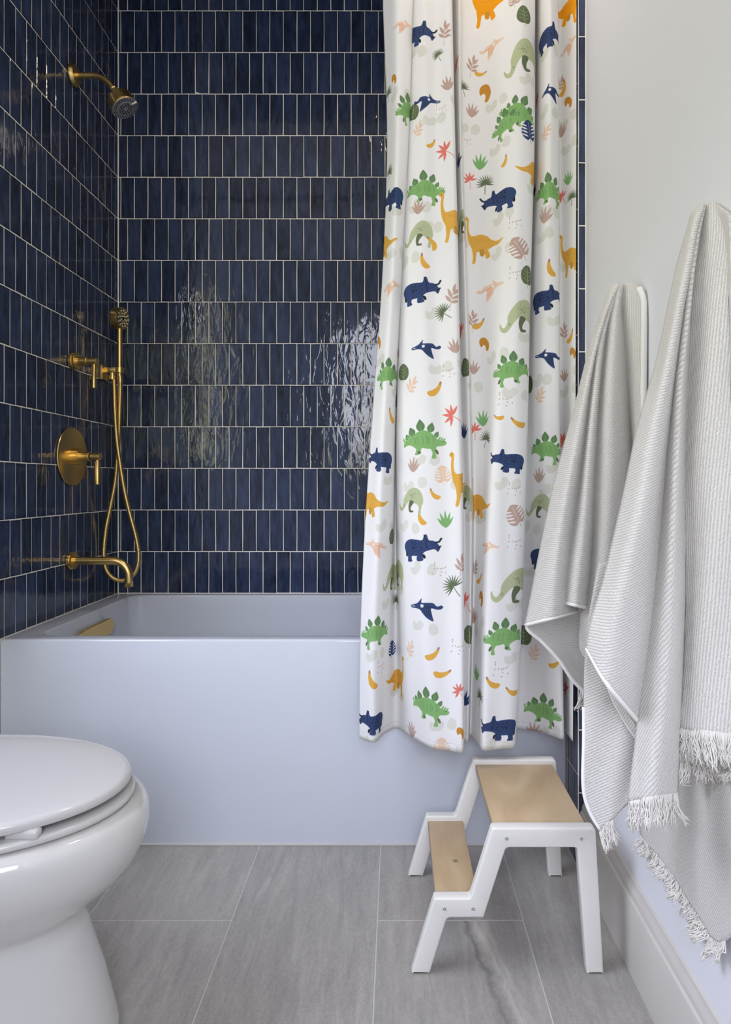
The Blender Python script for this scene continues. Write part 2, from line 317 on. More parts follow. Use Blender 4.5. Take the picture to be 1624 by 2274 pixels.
# ---------------------------------------------------------------- wall tiles
TP, TW, TG = 0.1524, 0.04966, 0.0023       # row pitch, column pitch, joint
ZD = 0.528                                   # top of the tub deck
tile_cache = {}
def tile_mesh(wd, ht, var):
    key = (round(wd, 4), round(ht, 4), var)
    if key in tile_cache: return tile_cache[key]
    r = random.Random(var * 31 + 5); th = 0.0045
    bm = bmesh.new(); a, c = wd / 2, ht / 2
    def jit(): return r.uniform(-0.00045, 0.00045)
    base = []; rim = []; top = []
    for sx, sz in ((-1, -1), (0, -1), (1, -1), (1, 0), (1, 1), (0, 1), (-1, 1), (-1, 0)):
        jx, jz = jit(), jit()
        base.append(bm.verts.new((sx * a + jx, 0.003, sz * c + jz)))
        rim.append(bm.verts.new((sx * a + jx, -0.0005 + 0.0002 * r.random(), sz * c + jz)))
        top.append(bm.verts.new((sx * (a - 0.0011) + jx, -0.0014, sz * (c - 0.0011) + jz)))
    ce = bm.verts.new((jit(), -0.00145, jit()))
    for A, B in ((base, rim), (rim, top)):
        for i in range(8): bm.faces.new((A[i], A[(i + 1) % 8], B[(i + 1) % 8], B[i]))
    for i in range(8): bm.faces.new((top[i], top[(i + 1) % 8], ce))
    bmesh.ops.recalc_face_normals(bm, faces=bm.faces)
    me = bpy.data.meshes.new('tile'); bm.to_mesh(me); bm.free(); me.materials.append(M_TILE)
    me.polygons.foreach_set('use_smooth', [True] * len(me.polygons)); me.set_sharp_from_angle(angle=math.radians(22))
    tile_cache[key] = me; return me
def lay_tiles(wall, origin, rotz, s0, s1, first_edge, nrows, visible, z0=ZD, zbot=None, extra_row0=0):
    """columns run along s; a local tile faces -Y and is turned by rotz; origin(s) gives the wall point."""
    hidden = bmesh.new(); nh = 0
    for k in range(extra_row0, nrows):
        za = z0 + k * TP; zb = za + TP
        if zb > ZC: zb = ZC
        e = first_edge - 8 * TW * 10 + (TW / 2 if k % 2 else 0.0)
        i0 = math.floor((s0 - e) / TW); e += i0 * TW
        while e < s1 - 0.004:
            a, b_ = max(e, s0), min(e + TW, s1); e += TW
            if b_ - a < 0.006: continue
            wd, ht = b_ - a - TG, zb - za - TG
            if zb <= 0.0 or ht < 0.01: continue
            if za < 0: ht = zb - TG; zc = (zb + 0) / 2
            else: zc = (za + zb) / 2
            p = origin((a + b_) / 2); var = random.randrange(5)
            me = tile_mesh(wd, ht, var)
            rx = random.gauss(0, 0.0022); rz = random.gauss(0, 0.004); dp = random.uniform(-0.0003, 0.0003)
            Mx = Matrix.Translation((p[0], p[1], zc)) @ Matrix.Rotation(rotz + rz, 4, 'Z') @ Matrix.Rotation(rx, 4, 'X') @ Matrix.Translation((0, dp, 0))
            if visible((a + b_) / 2, zc, a, b_, za):
                o = bpy.data.objects.new('tile', me); COL.objects.link(o); o.parent = wall; o.matrix_local = Mx
            else:
                n0 = len(hidden.verts); hidden.from_mesh(me); hidden.verts.ensure_lookup_table()
                bmesh.ops.transform(hidden, matrix=Mx, verts=hidden.verts[n0:]); nh += 1
    if nh:
        o = from_bm('tile', hidden, M_TILE, wall, sharp=22); o['kind'] = 'stuff'
    else: hidden.free()
YT = YB + 0.0006
# back wall: column lines alternate; visible left of the curtain
lay_tiles(wall_back, lambda s: (s, YT), 0.0, XL + 0.002, XA - 0.002, -0.587, 15, lambda s, z, a, b_, za: s < -0.035 and za < 2.70)
# left wall: s runs away from the camera (Y); tiles face +X
lay_tiles(wall_left, lambda s: (XL - 0.0006, s), PI / 2, 1.452, YB - 0.003, 1.6706 + TW / 2, 15,
          lambda s, z, a, b_, za: b_ > 1.62 and (za - H) / b_ * F < CY)
# right side of the alcove: tiles face -X, and a column of narrow tiles closing its front edge
lay_tiles(wall_alcove, lambda s: (XA + 0.0006, s), -PI / 2, YJ + 0.001, YB - 0.003, YJ + 0.001, 15,
          lambda s, z, a, b_, za: s < YJ + 3 * TW and za < 2.2, extra_row0=0)
lay_tiles(wall_alcove, lambda s: (XA + 0.0006, s), -PI / 2, YJ + 0.001, YA - 0.003, YJ + 0.001, 0, lambda *a: True, extra_row0=-4)
for k in range(-4, 15):                       # front edge column
    za = ZD + k * TP - 0.043; zb = za + TP
    if zb < 0.02: continue
    za = max(za, 0.0); zb = min(zb, ZC)
    me = tile_mesh(XR - XA - 0.0052, zb - za - TG, k % 5)
    o = bpy.data.objects.new('tile', me); COL.objects.link(o); o.parent = wall_alcove
    o.location = ((XA + XR) / 2, YJ + 0.0016, (za + zb) / 2)

# ---------------------------------------------------------------- floor tiles
FT = 0.31
for i, xj in enumerate([-0.35 + FT * k for k in range(-3, 4)]):
    off = 1.3455 if (i % 2 == 0) else 1.3455 + 0.305
    for j in range(-4, 2):
        y0, y1 = off + 0.61 * j, off + 0.61 * (j + 1)
        y0, y1 = max(y0, -0.99), min(y1, YA + 0.03)
        x0, x1 = max(xj, -1.18), min(xj + FT, XR - 0.001)
        if y1 - y0 < 0.03 or x1 - x0 < 0.03: continue
        bm = bmesh.new(); g = 0.0012
        box_bm(bm, (x0 + g, y0 + g, -0.008), (x1 - g, y1 - g, 0.0), 0.0004, 1)
        c = Vector(((x0 + x1) / 2, (y0 + y1) / 2, 0))
        bmesh.ops.translate(bm, verts=bm.verts, vec=-c)
        o = from_bm('tile', bm, M_STONE, floor, sharp=35); o.location = c

# ---------------------------------------------------------------- baseboard on the right wall
bprof = [(0.0, 0.0), (0.0165, 0.0), (0.0165, 0.132), (0.0150, 0.136), (0.0118, 0.139), (0.0112, 0.146), (0.0095, 0.152), (0.0058, 0.158), (0.0045, 0.165), (0.0, 0.168)]
bm = bmesh.new()
rings = [[(XR - a, y, z) for a, z in bprof] for y in (-1.0, YJ - 0.001)]
loft_bm(bm, rings, True, True, True)
struct(from_bm('baseboard_right', bm, M_TRIM, sharp=25), 'painted baseboard along the right wall')

# ---------------------------------------------------------------- bathtub
def rrect(x0, x1, y0, y1, r, z, n=8):
    pts = []
    for (cx, cy, a0) in ((x1 - r, y1 - r, 0), (x0 + r, y1 - r, PI / 2), (x0 + r, y0 + r, PI), (x1 - r, y0 + r, 1.5 * PI)):
        for i in range(n + 1):
            a = a0 + PI / 2 * i / n; pts.append((cx + r * math.cos(a), cy + r * math.sin(a), z))
    return pts
tub = thing('bathtub', 'white alcove bathtub with flat apron below navy tiled walls', 'bathtub', (-0.29, 1.97, 0))
def rel(o, parent):
    o.parent = parent; o.location = Vector(o.location) - parent.location; return o
bm = bmesh.new(); rings = []
ox0, ox1, oy0, oy1 = XL + 0.0018, XA - 0.003, YA, YB - 0.003
rings.append(rrect(ox0, ox1, oy0, oy1, 0.004, 0.0005)); rings.append(rrect(ox0, ox1, oy0, oy1, 0.004, ZD - 0.006))
for a in (20, 40, 60, 75, 90):
    A = math.radians(a); d = 0.006 * (1 - math.cos(A)); rings.append(rrect(ox0 + d, ox1 - d, oy0 + d, oy1 - d, 0.006, ZD - 0.006 + 0.006 * math.sin(A)))
ix0, ix1, iy0, iy1 = -0.948, 0.36, 1.672, 2.278
for a in (90, 65, 40, 15, 0):
    A = math.radians(a); d = 0.006 * (1 - math.cos(A)); rings.append(rrect(ix0 - d * 0 - 0.006 + 0.006 * math.cos(A) , ix1 + 0.006 - 0.006 * math.cos(A), iy0 - 0.006 + 0.006 * math.cos(A), iy1 + 0.006 - 0.006 * math.cos(A), 0.05, ZD - 0.006 + 0.006 * math.sin(A)))
for z, d, r in ((0.45, 0.006, 0.055), (0.35, 0.014, 0.07), (0.25, 0.024, 0.08), (0.19, 0.036, 0.09), (0.165, 0.055, 0.1), (0.15, 0.09, 0.1), (0.145, 0.14, 0.1)):
    rings.append(rrect(ix0 + d, ix1 - d * 1.8, iy0 + d, iy1 - d, r, z))
loft_bm(bm, rings, True, True, True)
tb = from_bm('tub_body', bm, M_ACR, sharp=40); rel(tb, tub)
# caulk line at the floor
cb = box('caulk_line', (ox0, YA - 0.004, 0.0), (ox1, YA + 0.002, 0.005), M_TRIM, bev=0.0015); rel(cb, tub)
# brass overflow cover on the left inner wall
bm = bmesh.new()
cover = []
def slot(r, hw, x, z0=0.466, yc=1.972):
    pts = []
    for s, a0 in ((1, -PI / 2), (-1, PI / 2)):
        for i in range(9):
            a = a0 + PI * i / 8; pts.append((x, yc + s * (hw - r) * 1.0 + r * math.cos(a) * 1.0, z0 + r * math.sin(a)))
    return pts
loft_bm(bm, [slot(0.012, 0.100, -0.944), slot(0.012, 0.100, -0.937), slot(0.0255, 0.1115, -0.937), slot(0.0255, 0.1115, -0.931), slot(0.0240, 0.110, -0.929)], True, True, True)
oc = from_bm('overflow_cover', bm, M_BRASS, sharp=35); oc['label'] = 'long brass overflow cover plate'; rel(oc, tub)

# ---------------------------------------------------------------- shower fittings on the left wall (wall face X = -1.0185)
XW = -1.0178
def bez(p0, p1, p2, n=12):
    p0, p1, p2 = map(Vector, (p0, p1, p2)); return [(1 - t) ** 2 * p0 + 2 * t * (1 - t) * p1 + t * t * p2 for t in [i / n for i in range(n + 1)]]
ys = 1.990
sh = thing('overhead_shower', 'brass shower head on bent wall arm, high on the left tiled wall', 'shower head', (XW, ys, 2.212))
R_ = lambda o, p=sh: rel(o, p)
R_(lathe('wall_flange', (XW, ys, 2.212), (1, 0, 0), [(0, 0.030), (0.002, 0.0325), (0.006, 0.0325), (0.008, 0.0315), (0.013, 0.029), (0.0145, 0.028), (0.0145, 0.0)], M_BRASS))
bm = bmesh.new()
pts = [Vector((XW + 0.01, ys, 2.212)), Vector((XW + 0.05, ys, 2.212))] + bez((-0.955, ys, 2.212), (-0.914, ys, 2.210), (-0.8890, ys, 2.1700), 12)
tube_bm(bm, pts, 0.0092, 24); R_(from_bm('shower_arm', bm, M_BRASS, sharp=50))
ax = Vector((0.52, -0.05, -0.854)).normalized(); o0 = Vector((-0.8905, ys, 2.1730))
R_(lathe('swivel_joint', o0, ax, [(0, 0.0105), (0.004, 0.0115), (0.007, 0.0105), (0.008, 0.0095), (0.016, 0.0095), (0.018, 0.0120), (0.030, 0.0122)], M_BRASS))
hp = o0 + ax * 0.024
head = R_(lathe('spray_head', hp, ax, [(0, 0.012), (0.001, 0.0185), (0.012, 0.0190), (0.0135, 0.0200), (0.0142, 0.036), (0.0165, 0.0385), (0.046, 0.0415), (0.051, 0.0425), (0.0535, 0.0415)], M_BRASS, n=56))
fo = hp + ax * 0.0532
face = lathe('spray_face', fo, ax, [(0, 0.0), (-0.001, 0.0), (0, 0.0412), (0.0015, 0.0405), (0.0018, 0.0252), (0.0032, 0.0245), (0.0036, 0.0)], M_SPRAY, n=56, sharp=25)
rel(face, sh)
bm = bmesh.new(); d_, u_, v_ = frame_of(ax)
for rr, cnt, oo in ((0.0365, 26, 0.0022), (0.0308, 26, 0.0022), (0.0205, 14, 0.0044), (0.0155, 12, 0.0044), (0.0100, 8, 0.0044)):
    for i in range(cnt):
        a = 2 * PI * (i + (0.5 if cnt == 26 and rr < 0.033 else 0)) / cnt
        c = fo + ax * (oo - 0.0008) + (u_ * math.cos(a) + v_ * math.sin(a)) * rr
        lathe_bm(bm, c, ax, [(0, 0.0021), (0.0012, 0.0019), (0.0016, 0.0010)], 7)
nz_ = from_bm('nozzles', bm, M_NOZ); nz_['kind'] = 'stuff'; rel(nz_, sh)
lev_d = (u_ * 0 + Vector((0.75, -0.2, 0.45))).normalized(); lev_d = (lev_d - ax * lev_d.dot(ax)).normalized()
bm = bmesh.new(); c = fo + ax * 0.004 + lev_d * 0.020
tube_bm(bm, [c, c + lev_d * 0.010 + ax * 0.003, c + lev_d * 0.022 + ax * 0.005], [0.0025, 0.0032, 0.0030], 10)
rel(from_bm('spray_lever', bm, M_NOZW), sh)

def lever_handle(root, x, y, ztop, zbot, r, neck=0.0055):
    rel(lathe('lever', (x, y, ztop + 0.006), (0, 0, -1), [(0, neck), (0.008, neck), (0.0085, r - 0.001), (0.010, r), (ztop + 0.006 - zbot - 0.001, r), (ztop + 0.006 - zbot, r - 0.001)], M_BRASS, n=28), root)
mv = thing('mixer_valve', 'large round brass mixer plate with a lever, above the tub spout', 'shower valve', (XW, 1.984, 1.0135))
yv = 1.984
rel(lathe('wall_plate', (XW, yv, 1.0135), (1, 0, 0), [(0, 0.088), (0.001, 0.0905), (0.004, 0.0910), (0.0055, 0.0900), (0.0066, 0.0870), (0.0072, 0.0)], M_BRASS, n=96, sharp=20), mv)
rel(lathe('collar', (XW + 0.006, yv, 1.0135), (1, 0, 0), [(0, 0.0265), (0.0225, 0.0265), (0.0235, 0.0255), (0.0235, 0.0)], M_BRASS), mv)
rel(lathe('barrel', (XW + 0.028, yv, 1.0135), (1, 0, 0), [(0, 0.0150), (0.030, 0.0150), (0.031, 0.0142)], M_BRASS), mv)
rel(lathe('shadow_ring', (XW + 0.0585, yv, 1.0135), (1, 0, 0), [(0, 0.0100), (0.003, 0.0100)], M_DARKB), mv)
rel(lathe('handle', (XW + 0.061, yv, 1.0135), (1, 0, 0), cyl_prof(0.031, 0.0122), M_BRASS), mv)
lever_handle(mv, XW + 0.0815, yv, 1.000, 0.926, 0.0084)
dv = thing('diverter_valve', 'small brass lever valve on a round flange, beside the hand shower bracket', 'shower valve', (XW, 1.985, 1.3128))
yv = 1.985; zv = 1.3128
rel(lathe('wall_flange', (XW, yv, zv), (1, 0, 0), [(0, 0.0245), (0.001, 0.0262), (0.009, 0.0262), (0.010, 0.0240), (0.014, 0.0255), (0.018, 0.0255), (0.019, 0.0245), (0.019, 0.0)], M_BRASS), dv)
rel(lathe('barrel', (XW + 0.019, yv, zv), (1, 0, 0), [(0, 0.0132), (0.030, 0.0132), (0.031, 0.0124)], M_BRASS), dv)
rel(lathe('handle', (XW + 0.050, yv, zv), (1, 0, 0), cyl_prof(0.030, 0.0108), M_BRASS), dv)
lever_handle(dv, XW + 0.0700, yv, 1.303, 1.228, 0.0070, 0.0045)
sp = thing('tub_spout', 'long brass tub spout curving down over the tub', 'faucet', (XW, 1.973, 0.688))
yv = 1.973; zv = 0.6885
rel(lathe('wall_flange', (XW, yv, zv), (1, 0, 0), [(0, 0.0255), (0.001, 0.0268), (0.008, 0.0268), (0.0095, 0.0240), (0.013, 0.0262), (0.016, 0.0262), (0.017, 0.025), (0.017, 0.0)], M_BRASS), sp)
bm = bmesh.new(); pts = [(XW + 0.012, yv, zv), (-0.95, yv, zv), (-0.885, yv, zv)]
for i in range(1, 13):
    a = PI / 2 * i / 12; pts.append((-0.883 + 0.050 * math.sin(a), yv, zv - 0.050 + 0.050 * math.cos(a)))
pts += [(-0.833, yv, 0.625), (-0.833, yv, 0.6085), (-0.833, yv, 0.6075)]
tube_bm(bm, pts, [0.0124] * (len(pts) - 1) + [0.0112], 32); rel(from_bm('spout_pipe', bm, M_BRASS, sharp=60), sp)
# bracket
yb = 2.191
br = thing('shower_bracket', 'square brass wall bracket holding up the hand shower', 'bracket', (XW, yb, 1.3116))
o = box('wall_plate', (XW, yb - 0.0245, 1.287), (XW + 0.012, yb + 0.0245, 1.336), M_BRASS, bev=0.0008); rel(o, br)
o = box('bracket_arm', (XW + 0.011, yb - 0.010, 1.312), (-0.965, yb + 0.010, 1.330), M_BRASS, bev=0.0012); rel(o, br)
bm = bmesh.new(); 
lathe_bm(bm, (-0.957, yb, 1.311), (0, 0, 1), [(0, 0.0095), (0, 0.0135), (0.001, 0.0145), (0.019, 0.0145), (0.020, 0.0135), (0.020, 0.0095), (0, 0.0095)], 32, close=False)
rel(from_bm('holder_ring', bm, M_BRASS, sharp=40), br)
rel(lathe('hose_outlet', (-0.982, yb, 1.3125), (0, 0, -1), [(0, 0.0085), (0.010, 0.0085), (0.0105, 0.0125), (0.024, 0.0125), (0.025, 0.0115)], M_BRASS), br)
# hand shower
hs = thing('hand_shower', 'brass hand shower with a round spray head and looping metal hose', 'hand shower', (-0.957, yb, 1.27))
rel(lathe('wand', (-0.957, yb, 1.290), (0, 0, 1), [(0, 0.0070), (0.012, 0.0085), (0.05, 0.0086), (0.175, 0.0088), (0.205, 0.0090), (0.210, 0.008)], M_BRASS, n=28), hs)
ha = Vector((math.cos(math.radians(12)), -math.sin(math.radians(12)), -0.10)).normalized()
hc = Vector((-0.9590, yb, 1.5010)); ho = hc - ha * 0.014
rel(lathe('spray_head', ho, ha, [(0, 0.0), (0, 0.034), (0.002, 0.0365), (0.026, 0.0370), (0.029, 0.0362), (0.030, 0.0345), (0.030, 0.0)], M_BRASS, n=56), hs)
bm = bmesh.new(); _, u_, v_ = frame_of(ha); fo = ho + ha * 0.030
for rr, cnt in ((0.0270, 12), (0.0180, 8), (0.0090, 5)):
    for i in range(cnt):
        a = 2 * PI * (i + rr * 40) / cnt; c = fo + (u_ * math.cos(a) + v_ * math.sin(a)) * rr
        lathe_bm(bm, c - ha * 0.0005, ha, [(0, 0.0028), (0.0012, 0.0026), (0.0030, 0.0012)], 9)
o = from_bm('nozzles', bm, M_NOZW); o['kind'] = 'stuff'; rel(o, hs)
rel(lathe('centre_button', fo, ha, [(0, 0.0052), (0.0012, 0.0048), (0.0012, 0.0)], M_DARKB, n=20), hs)
hose_px = [(253, 842, 2.19), (254, 875, 2.185), (255, 908, 2.18), (260, 980, 2.172), (267.5, 1035, 2.168), (276.5, 1089, 2.17), (289, 1143, 2.175), (303, 1197, 2.18), (308, 1233, 2.18), (304, 1262, 2.18), (292, 1280, 2.18),
           (270, 1289, 2.18), (250, 1283, 2.18), (236, 1265, 2.18), (231, 1233, 2.18), (235, 1179, 2.185), (246, 1122, 2.19), (256.7, 1063, 2.192), (263, 981, 2.193), (266, 908, 2.192), (267, 870, 2.191), (267.2, 838, 2.191)]
hp_ = catmull([unproj(*p) for p in hose_px], 40)
dl = np.r_[0, np.cumsum(np.linalg.norm(np.diff(hp_, axis=0), axis=1))]
pitch = 0.0042; ns_ = int(dl[-1] / pitch) * 3; tt = np.linspace(0, dl[-1], ns_)
P_ = np.stack([np.interp(tt, dl, hp_[:, k]) for k in range(3)], 1)
rr_ = [0.0072 + 0.0008 * (1 if i % 3 != 2 else -0.6) for i in range(ns_)]
bm = bmesh.new(); tube_bm(bm, P_, rr_, 10); rel(from_bm('hose', bm, M_BRASS), hs)
rel(lathe('hose_nut', unproj(267.2, 852, 2.191), (0, 0, 1), [(0, 0.0085), (0.002, 0.0092), (0.022, 0.0080), (0.028, 0.0072)], M_BRASS, n=20), hs)

# ---------------------------------------------------------------- toilet (axis along X at Y = YTt)
YTt = 1.034
to = thing('toilet', 'white toilet with closed lid in front of the tub apron', 'toilet', (-0.70, YTt, 0))
def egg(tip, a, b_, z, back=-1.02, n=72, bb=None):
    """outline: front half ellipse of semi-axes a, b with its tip at X=tip; sides run back and narrow a little."""
    cx = tip - a; pts = []; bb = bb if bb is not None else b_ * 0.80
    for i in range(n):
        t = 2 * PI * i / n; c, s = math.cos(t), math.sin(t)
        if c >= 0: pts.append((cx + a * c, YTt + b_ * s, z))
        else:
            Lb = cx - back; q = abs(c) ** 0.75
            wdt = b_ * (1 - (1 - bb / b_) * q ** 2) * (abs(s) ** 0.45) * (1 if s >= 0 else -1) if abs(s) > 1e-9 else 0
            pts.append((cx - Lb * abs(c) ** 0.75, YTt + wdt, z))
    return pts
def egg_obj(name, rows, m, cap0=True, cap1=True, sharp=None):
    bm = bmesh.new(); loft_bm(bm, [egg(*r) for r in rows], True, cap0, cap1); o = from_bm(name, bm, m, sharp=sharp); return rel(o, to)
tipx = -0.442
rows = [(-0.59, .12, .115, 0.0), (-0.459, .19, .136, 0.0), (-0.462, .19, .134, 0.03), (-0.484, .19, .124, 0.12), (-0.512, .18, .113, 0.205), (-0.517, .18, .112, 0.228), (-0.510, .18, .117, 0.240),
        (-0.488, .20, .132, 0.256), (-0.458, .23, .154, 0.280), (-0.432, .26, .176, 0.310), (-0.417, .285, .192, 0.342), (-0.412, .295, .199, 0.368), (-0.414, .30, .199, 0.388), (-0.420, .30, .195, 0.400), (-0.432, .30, .187, 0.4045), (-0.47, .26, .15, 0.405)]
egg_obj('bowl', [r if len(r) == 4 else r for r in rows], M_PORC)
egg_obj('seat', [(-0.452, .29, .176, 0.4065), (-0.440, .30, .187, 0.4075), (-0.437, .303, .190, 0.411), (-0.436, .303, .191, 0.4165), (-0.440, .30, .188, 0.4195), (-0.46, .28, .17, 0.4200)], M_SEAT)
egg_obj('lid', [(-0.465, .28, .17, 0.4315), (-0.445, .298, .185, 0.4308), (-0.4425, .300, .187, 0.4330), (-0.4425, .300, .187, 0.4415), (-0.446, .298, .185, 0.4455), (-0.455, .29, .178, 0.4472), (-0.50, .25, .145, 0.4487), (-0.58, .17, .09, 0.4494)], M_SEAT)
for s_ in (-1, 1):
    o = box('bumper', (-0.560, YTt + s_ * 0.124 - 0.009, 0.418), (-0.512, YTt + s_ * 0.124 + 0.009, 0.4325), M_SEAT, bev=0.005, seg=3); rel(o, to)
o = box('hinge_block', (-1.02, YTt - 0.10, 0.40), (-0.985, YTt + 0.10, 0.44), M_SEAT, bev=0.008); rel(o, to)
o = box('tank', (-1.185, YTt - 0.20, 0.38), (-1.035, YTt + 0.20, 0.74), M_PORC, bev=0.02, seg=4); rel(o, to)
o = box('tank_lid', (-1.187, YTt - 0.205, 0.741), (-1.028, YTt + 0.205, 0.775), M_PORC, bev=0.008, seg=3); rel(o, to)

# ---------------------------------------------------------------- step stool
st = thing('step_stool', 'white two-step stool with birch plywood treads by the right wall', 'stool', (0.21, 1.33, 0))
YN = 1.197; SS = F / YN
def zz(x, y):   # outline read off the near side frame
    return ((880 + x / 3.123 - CX) / SS, H - (1650 + y / 3.123 - CY) / SS)
raw = [((104, 1609), 8), ((264, 1085), 22), ((516, 1085), 26), ((668, 597), 26), ((1386, 597), 34), ((1442, 1611), 8), ((1325, 1611), 8), ((1258, 735), 26), ((764, 735), 34), ((607, 1222), 12), ((354, 1222), 34), ((233, 1609), 8)]
pp = [(Vector(zz(*p)), r / 3.123 / SS) for p, r in raw]
outl = []
for i, (p, r) in enumerate(pp):
    a = (pp[i - 1][0] - p).normalized(); c = (pp[(i + 1) % len(pp)][0] - p).normalized()
    ang = a.angle(c); d = min(r / math.tan(ang / 2), 0.02)
    s_, e_ = p + a * d, p + c * d
    for k in range(6):
        t = (k + 0.01) / 5.02; outl.append((1 - t) ** 2 * s_ + 2 * t * (1 - t) * p + t * t * e_)
zmin = min(v.y for v in outl)
def side_frame(y0, y1):
    bm = bmesh.new(); n = len(outl); B = 0.0038
    area = sum(outl[i].x * outl[(i + 1) % n].y - outl[(i + 1) % n].x * outl[i].y for i in range(n)); sg = 1 if area > 0 else -1
    nrm = []
    for i in range(n):
        t = (outl[(i + 1) % n] - outl[i]); q = (outl[i] - outl[i - 1]); a = (t.normalized() + q.normalized()).normalized(); nrm.append(Vector((-a.y, a.x)) * sg)
    R = []
    for k, (yy, ins) in enumerate([(y0, B), (y0 + B * .13, B * .5), (y0 + B * .5, B * .13), (y0 + B, 0), (y1 - B, 0), (y1 - B * .5, B * .13), (y1 - B * .13, B * .5), (y1, B)]):
        R.append([bm.verts.new((v.x + m_.x * ins, yy, v.y + m_.y * ins - zmin)) for v, m_ in zip(outl, nrm)])
    for A, C in zip(R[:-1], R[1:]):
        for i in range(n): bm.faces.new((A[i], A[(i + 1) % n], C[(i + 1) % n], C[i]))
    for ring in (R[0], R[-1]):
        for tr in tessellate_polygon([[Vector((v.co.x, v.co.z, 0)) for v in ring]]):
            try: bm.faces.new([ring[j] for j in tr])
            except ValueError: pass
    return from_bm('side_frame', bm, M_WHITE, sharp=40)
TH = 0.023; YF = 1.494
rel(side_frame(YN, YN + TH), st); rel(side_frame(YF, YF + TH), st)
for (x0, x1, zt, nm) in ((0.1885, 0.3685, 0.2655, 'top_tread'), (0.0765, 0.1570, 0.1325, 'lower_tread')):
    o = box(nm, (x0, YN + TH - 0.0005, zt - 0.014), (x1, YF + 0.0005, zt), M_WOOD, bev=0.0009); 
    rel(o, st); o['label'] = 'birch plywood tread'
    e = box('plywood_edge', (x0 - 0.0012, YN + TH, zt - 0.0135), (x0 + 0.0004, YF, zt - 0.0012), M_PLY); e.parent = o; e.location = (0, 0, 0)
for (x, y) in ((768, 672), (1288, 673), (336, 1160), (535, 1160)):
    a, c = zz(x, y); c -= zmin
    bm = bmesh.new()
    lathe_bm(bm, (a, YN - 0.0003, c), (0, -1, 0), [(0, 0.0052), (0.0004, 0.0052), (0.0005, 0.0044), (0.0001, 0.0042)], 24)
    rg = from_bm('screw_ring', bm, M_WHITE); rel(rg, st)
    s_ = lathe('screw', (a, YN - 0.0001, c), (0, -1, 0), [(0, 0.0030), (0.0008, 0.0027), (0.0009, 0.0013), (0.0002, 0.0011), (0.0002, 0)], M_STEEL, n=18); rel(s_, st)

# ---------------------------------------------------------------- shower curtain: printed cloth in folds
CR = np.array([0, 300, 600, 900, 1150, 1400, 1650], float)      # heights (as rows at the curtain's mean distance) of the fold table
CXP = np.array([
 [851,860,850,829,812,801,798],[884,884,872,856,842,832,830],[917,908,893,877,871,861,853],[916,908,893,881,878,880,880],
 [920,911,896,885,887,894,908],[943,940,934,932,935,942,960],[967,966,970,983,993,995,996],[999,1006,1014,1019,1025,1027,1026],
 [1004,1009,1016,1024,1030,1031,1031],[1020,1023,1032,1041,1046,1044,1038],[1030,1030,1040,1050,1054,1050,1045],[1077,1077,1080,1080,1072,1064,1060],
 [1129,1127,1127,1108,1091,1083,1075],[1158,1156,1152,1140,1127,1120,1110],[1186,1185,1177,1170,1163,1154,1141],[1188,1187,1178,1172,1166,1158,1146],
 [1203,1200,1191,1188,1190,1192,1195],[1222,1222,1216,1215,1215,1218,1222],[1238,1239,1240,1240,1242,1245,1250],[1243,1244,1245,1246,1247,1249,1252],[1281,1280,1279,1278,1276,1274,1272]], float)
YB_ = np.array([1.540,1.515,1.565,1.603,1.560,1.482,1.468,1.456,1.525,1.520,1.555,1.510,1.470,1.478,1.488,1.600,1.580,1.560,1.535,1.590,1.522])
YT_ = np.array([1.560,1.505,1.525,1.575,1.525,1.505,1.515,1.500,1.580,1.525,1.555,1.565,1.520,1.500,1.525,1.580,1.530,1.495,1.520,1.560,1.524])
YM = 1.538; ZH, ZT = 0.309, 2.30
NS, NR = 12, 190
from bisect import bisect
def row_interp(tab, y):
    y = min(max(y, CR[0]), CR[-1]); i = min(bisect(list(CR), y) - 1, len(CR) - 2); i = max(i, 0); t = (y - CR[i]) / (CR[i + 1] - CR[i])
    m0 = (tab[:, i + 1] - tab[:, max(i - 1, 0)]) / (CR[i + 1] - CR[max(i - 1, 0)]); m1 = (tab[:, min(i + 2, len(CR) - 1)] - tab[:, i]) / (CR[min(i + 2, len(CR) - 1)] - CR[i])
    h = CR[i + 1] - CR[i]
    return (2 * t**3 - 3 * t**2 + 1) * tab[:, i] + (t**3 - 2 * t**2 + t) * h * m0 + (-2 * t**3 + 3 * t**2) * tab[:, i + 1] + (t**3 - t**2) * h * m1
grid = []; U = []
for r in range(NR + 1):
    z = ZT + (ZH - ZT) * r / NR
    y = CY + (H - z) * F / YM
    k = min(max((y - 0) / 1650.0, 0), 1) ** 1.25
    Yd = YT_ * (1 - k) + YB_ * k
    if y > 900:                                            # keep it off the rim and the apron
        Yd = np.minimum(Yd, 1.603)
    X = (row_interp(CXP, y) - CX) / F * Yd
    c = catmull(np.stack([X, Yd], 1), NS)
    # soft secondary waviness
    s = np.linspace(0, 1, len(c))
    c[:, 1] += 0.0016 * np.sin(s * 70 + z * 4) * np.sin(z * 5 + s * 9) + 0.0003 * np.sin(s * 130 + z * 6)
    c[:, 1] = np.minimum(c[:, 1], 1.607)
    dz = 0.0
    c[:, 0] = np.minimum(c[:, 0], XA - 0.0055)
    grid.append([(p[0], p[1], z + dz) for p in c])
    ar = np.r_[0, np.cumsum(np.linalg.norm(np.diff(c, axis=0), axis=1))]
    ref = ar[10 * NS]; U.append(ar - ref)
grid = np.array(grid); U = np.array(U)
u0, u1 = U.min() - 0.005, U.max() + 0.005
TEX = 1250.0
TWp, THp = int((u1 - u0) * TEX), int((ZT - ZH) * TEX)
V = np.repeat(grid[:, :1, 2], grid.shape[1], 1)
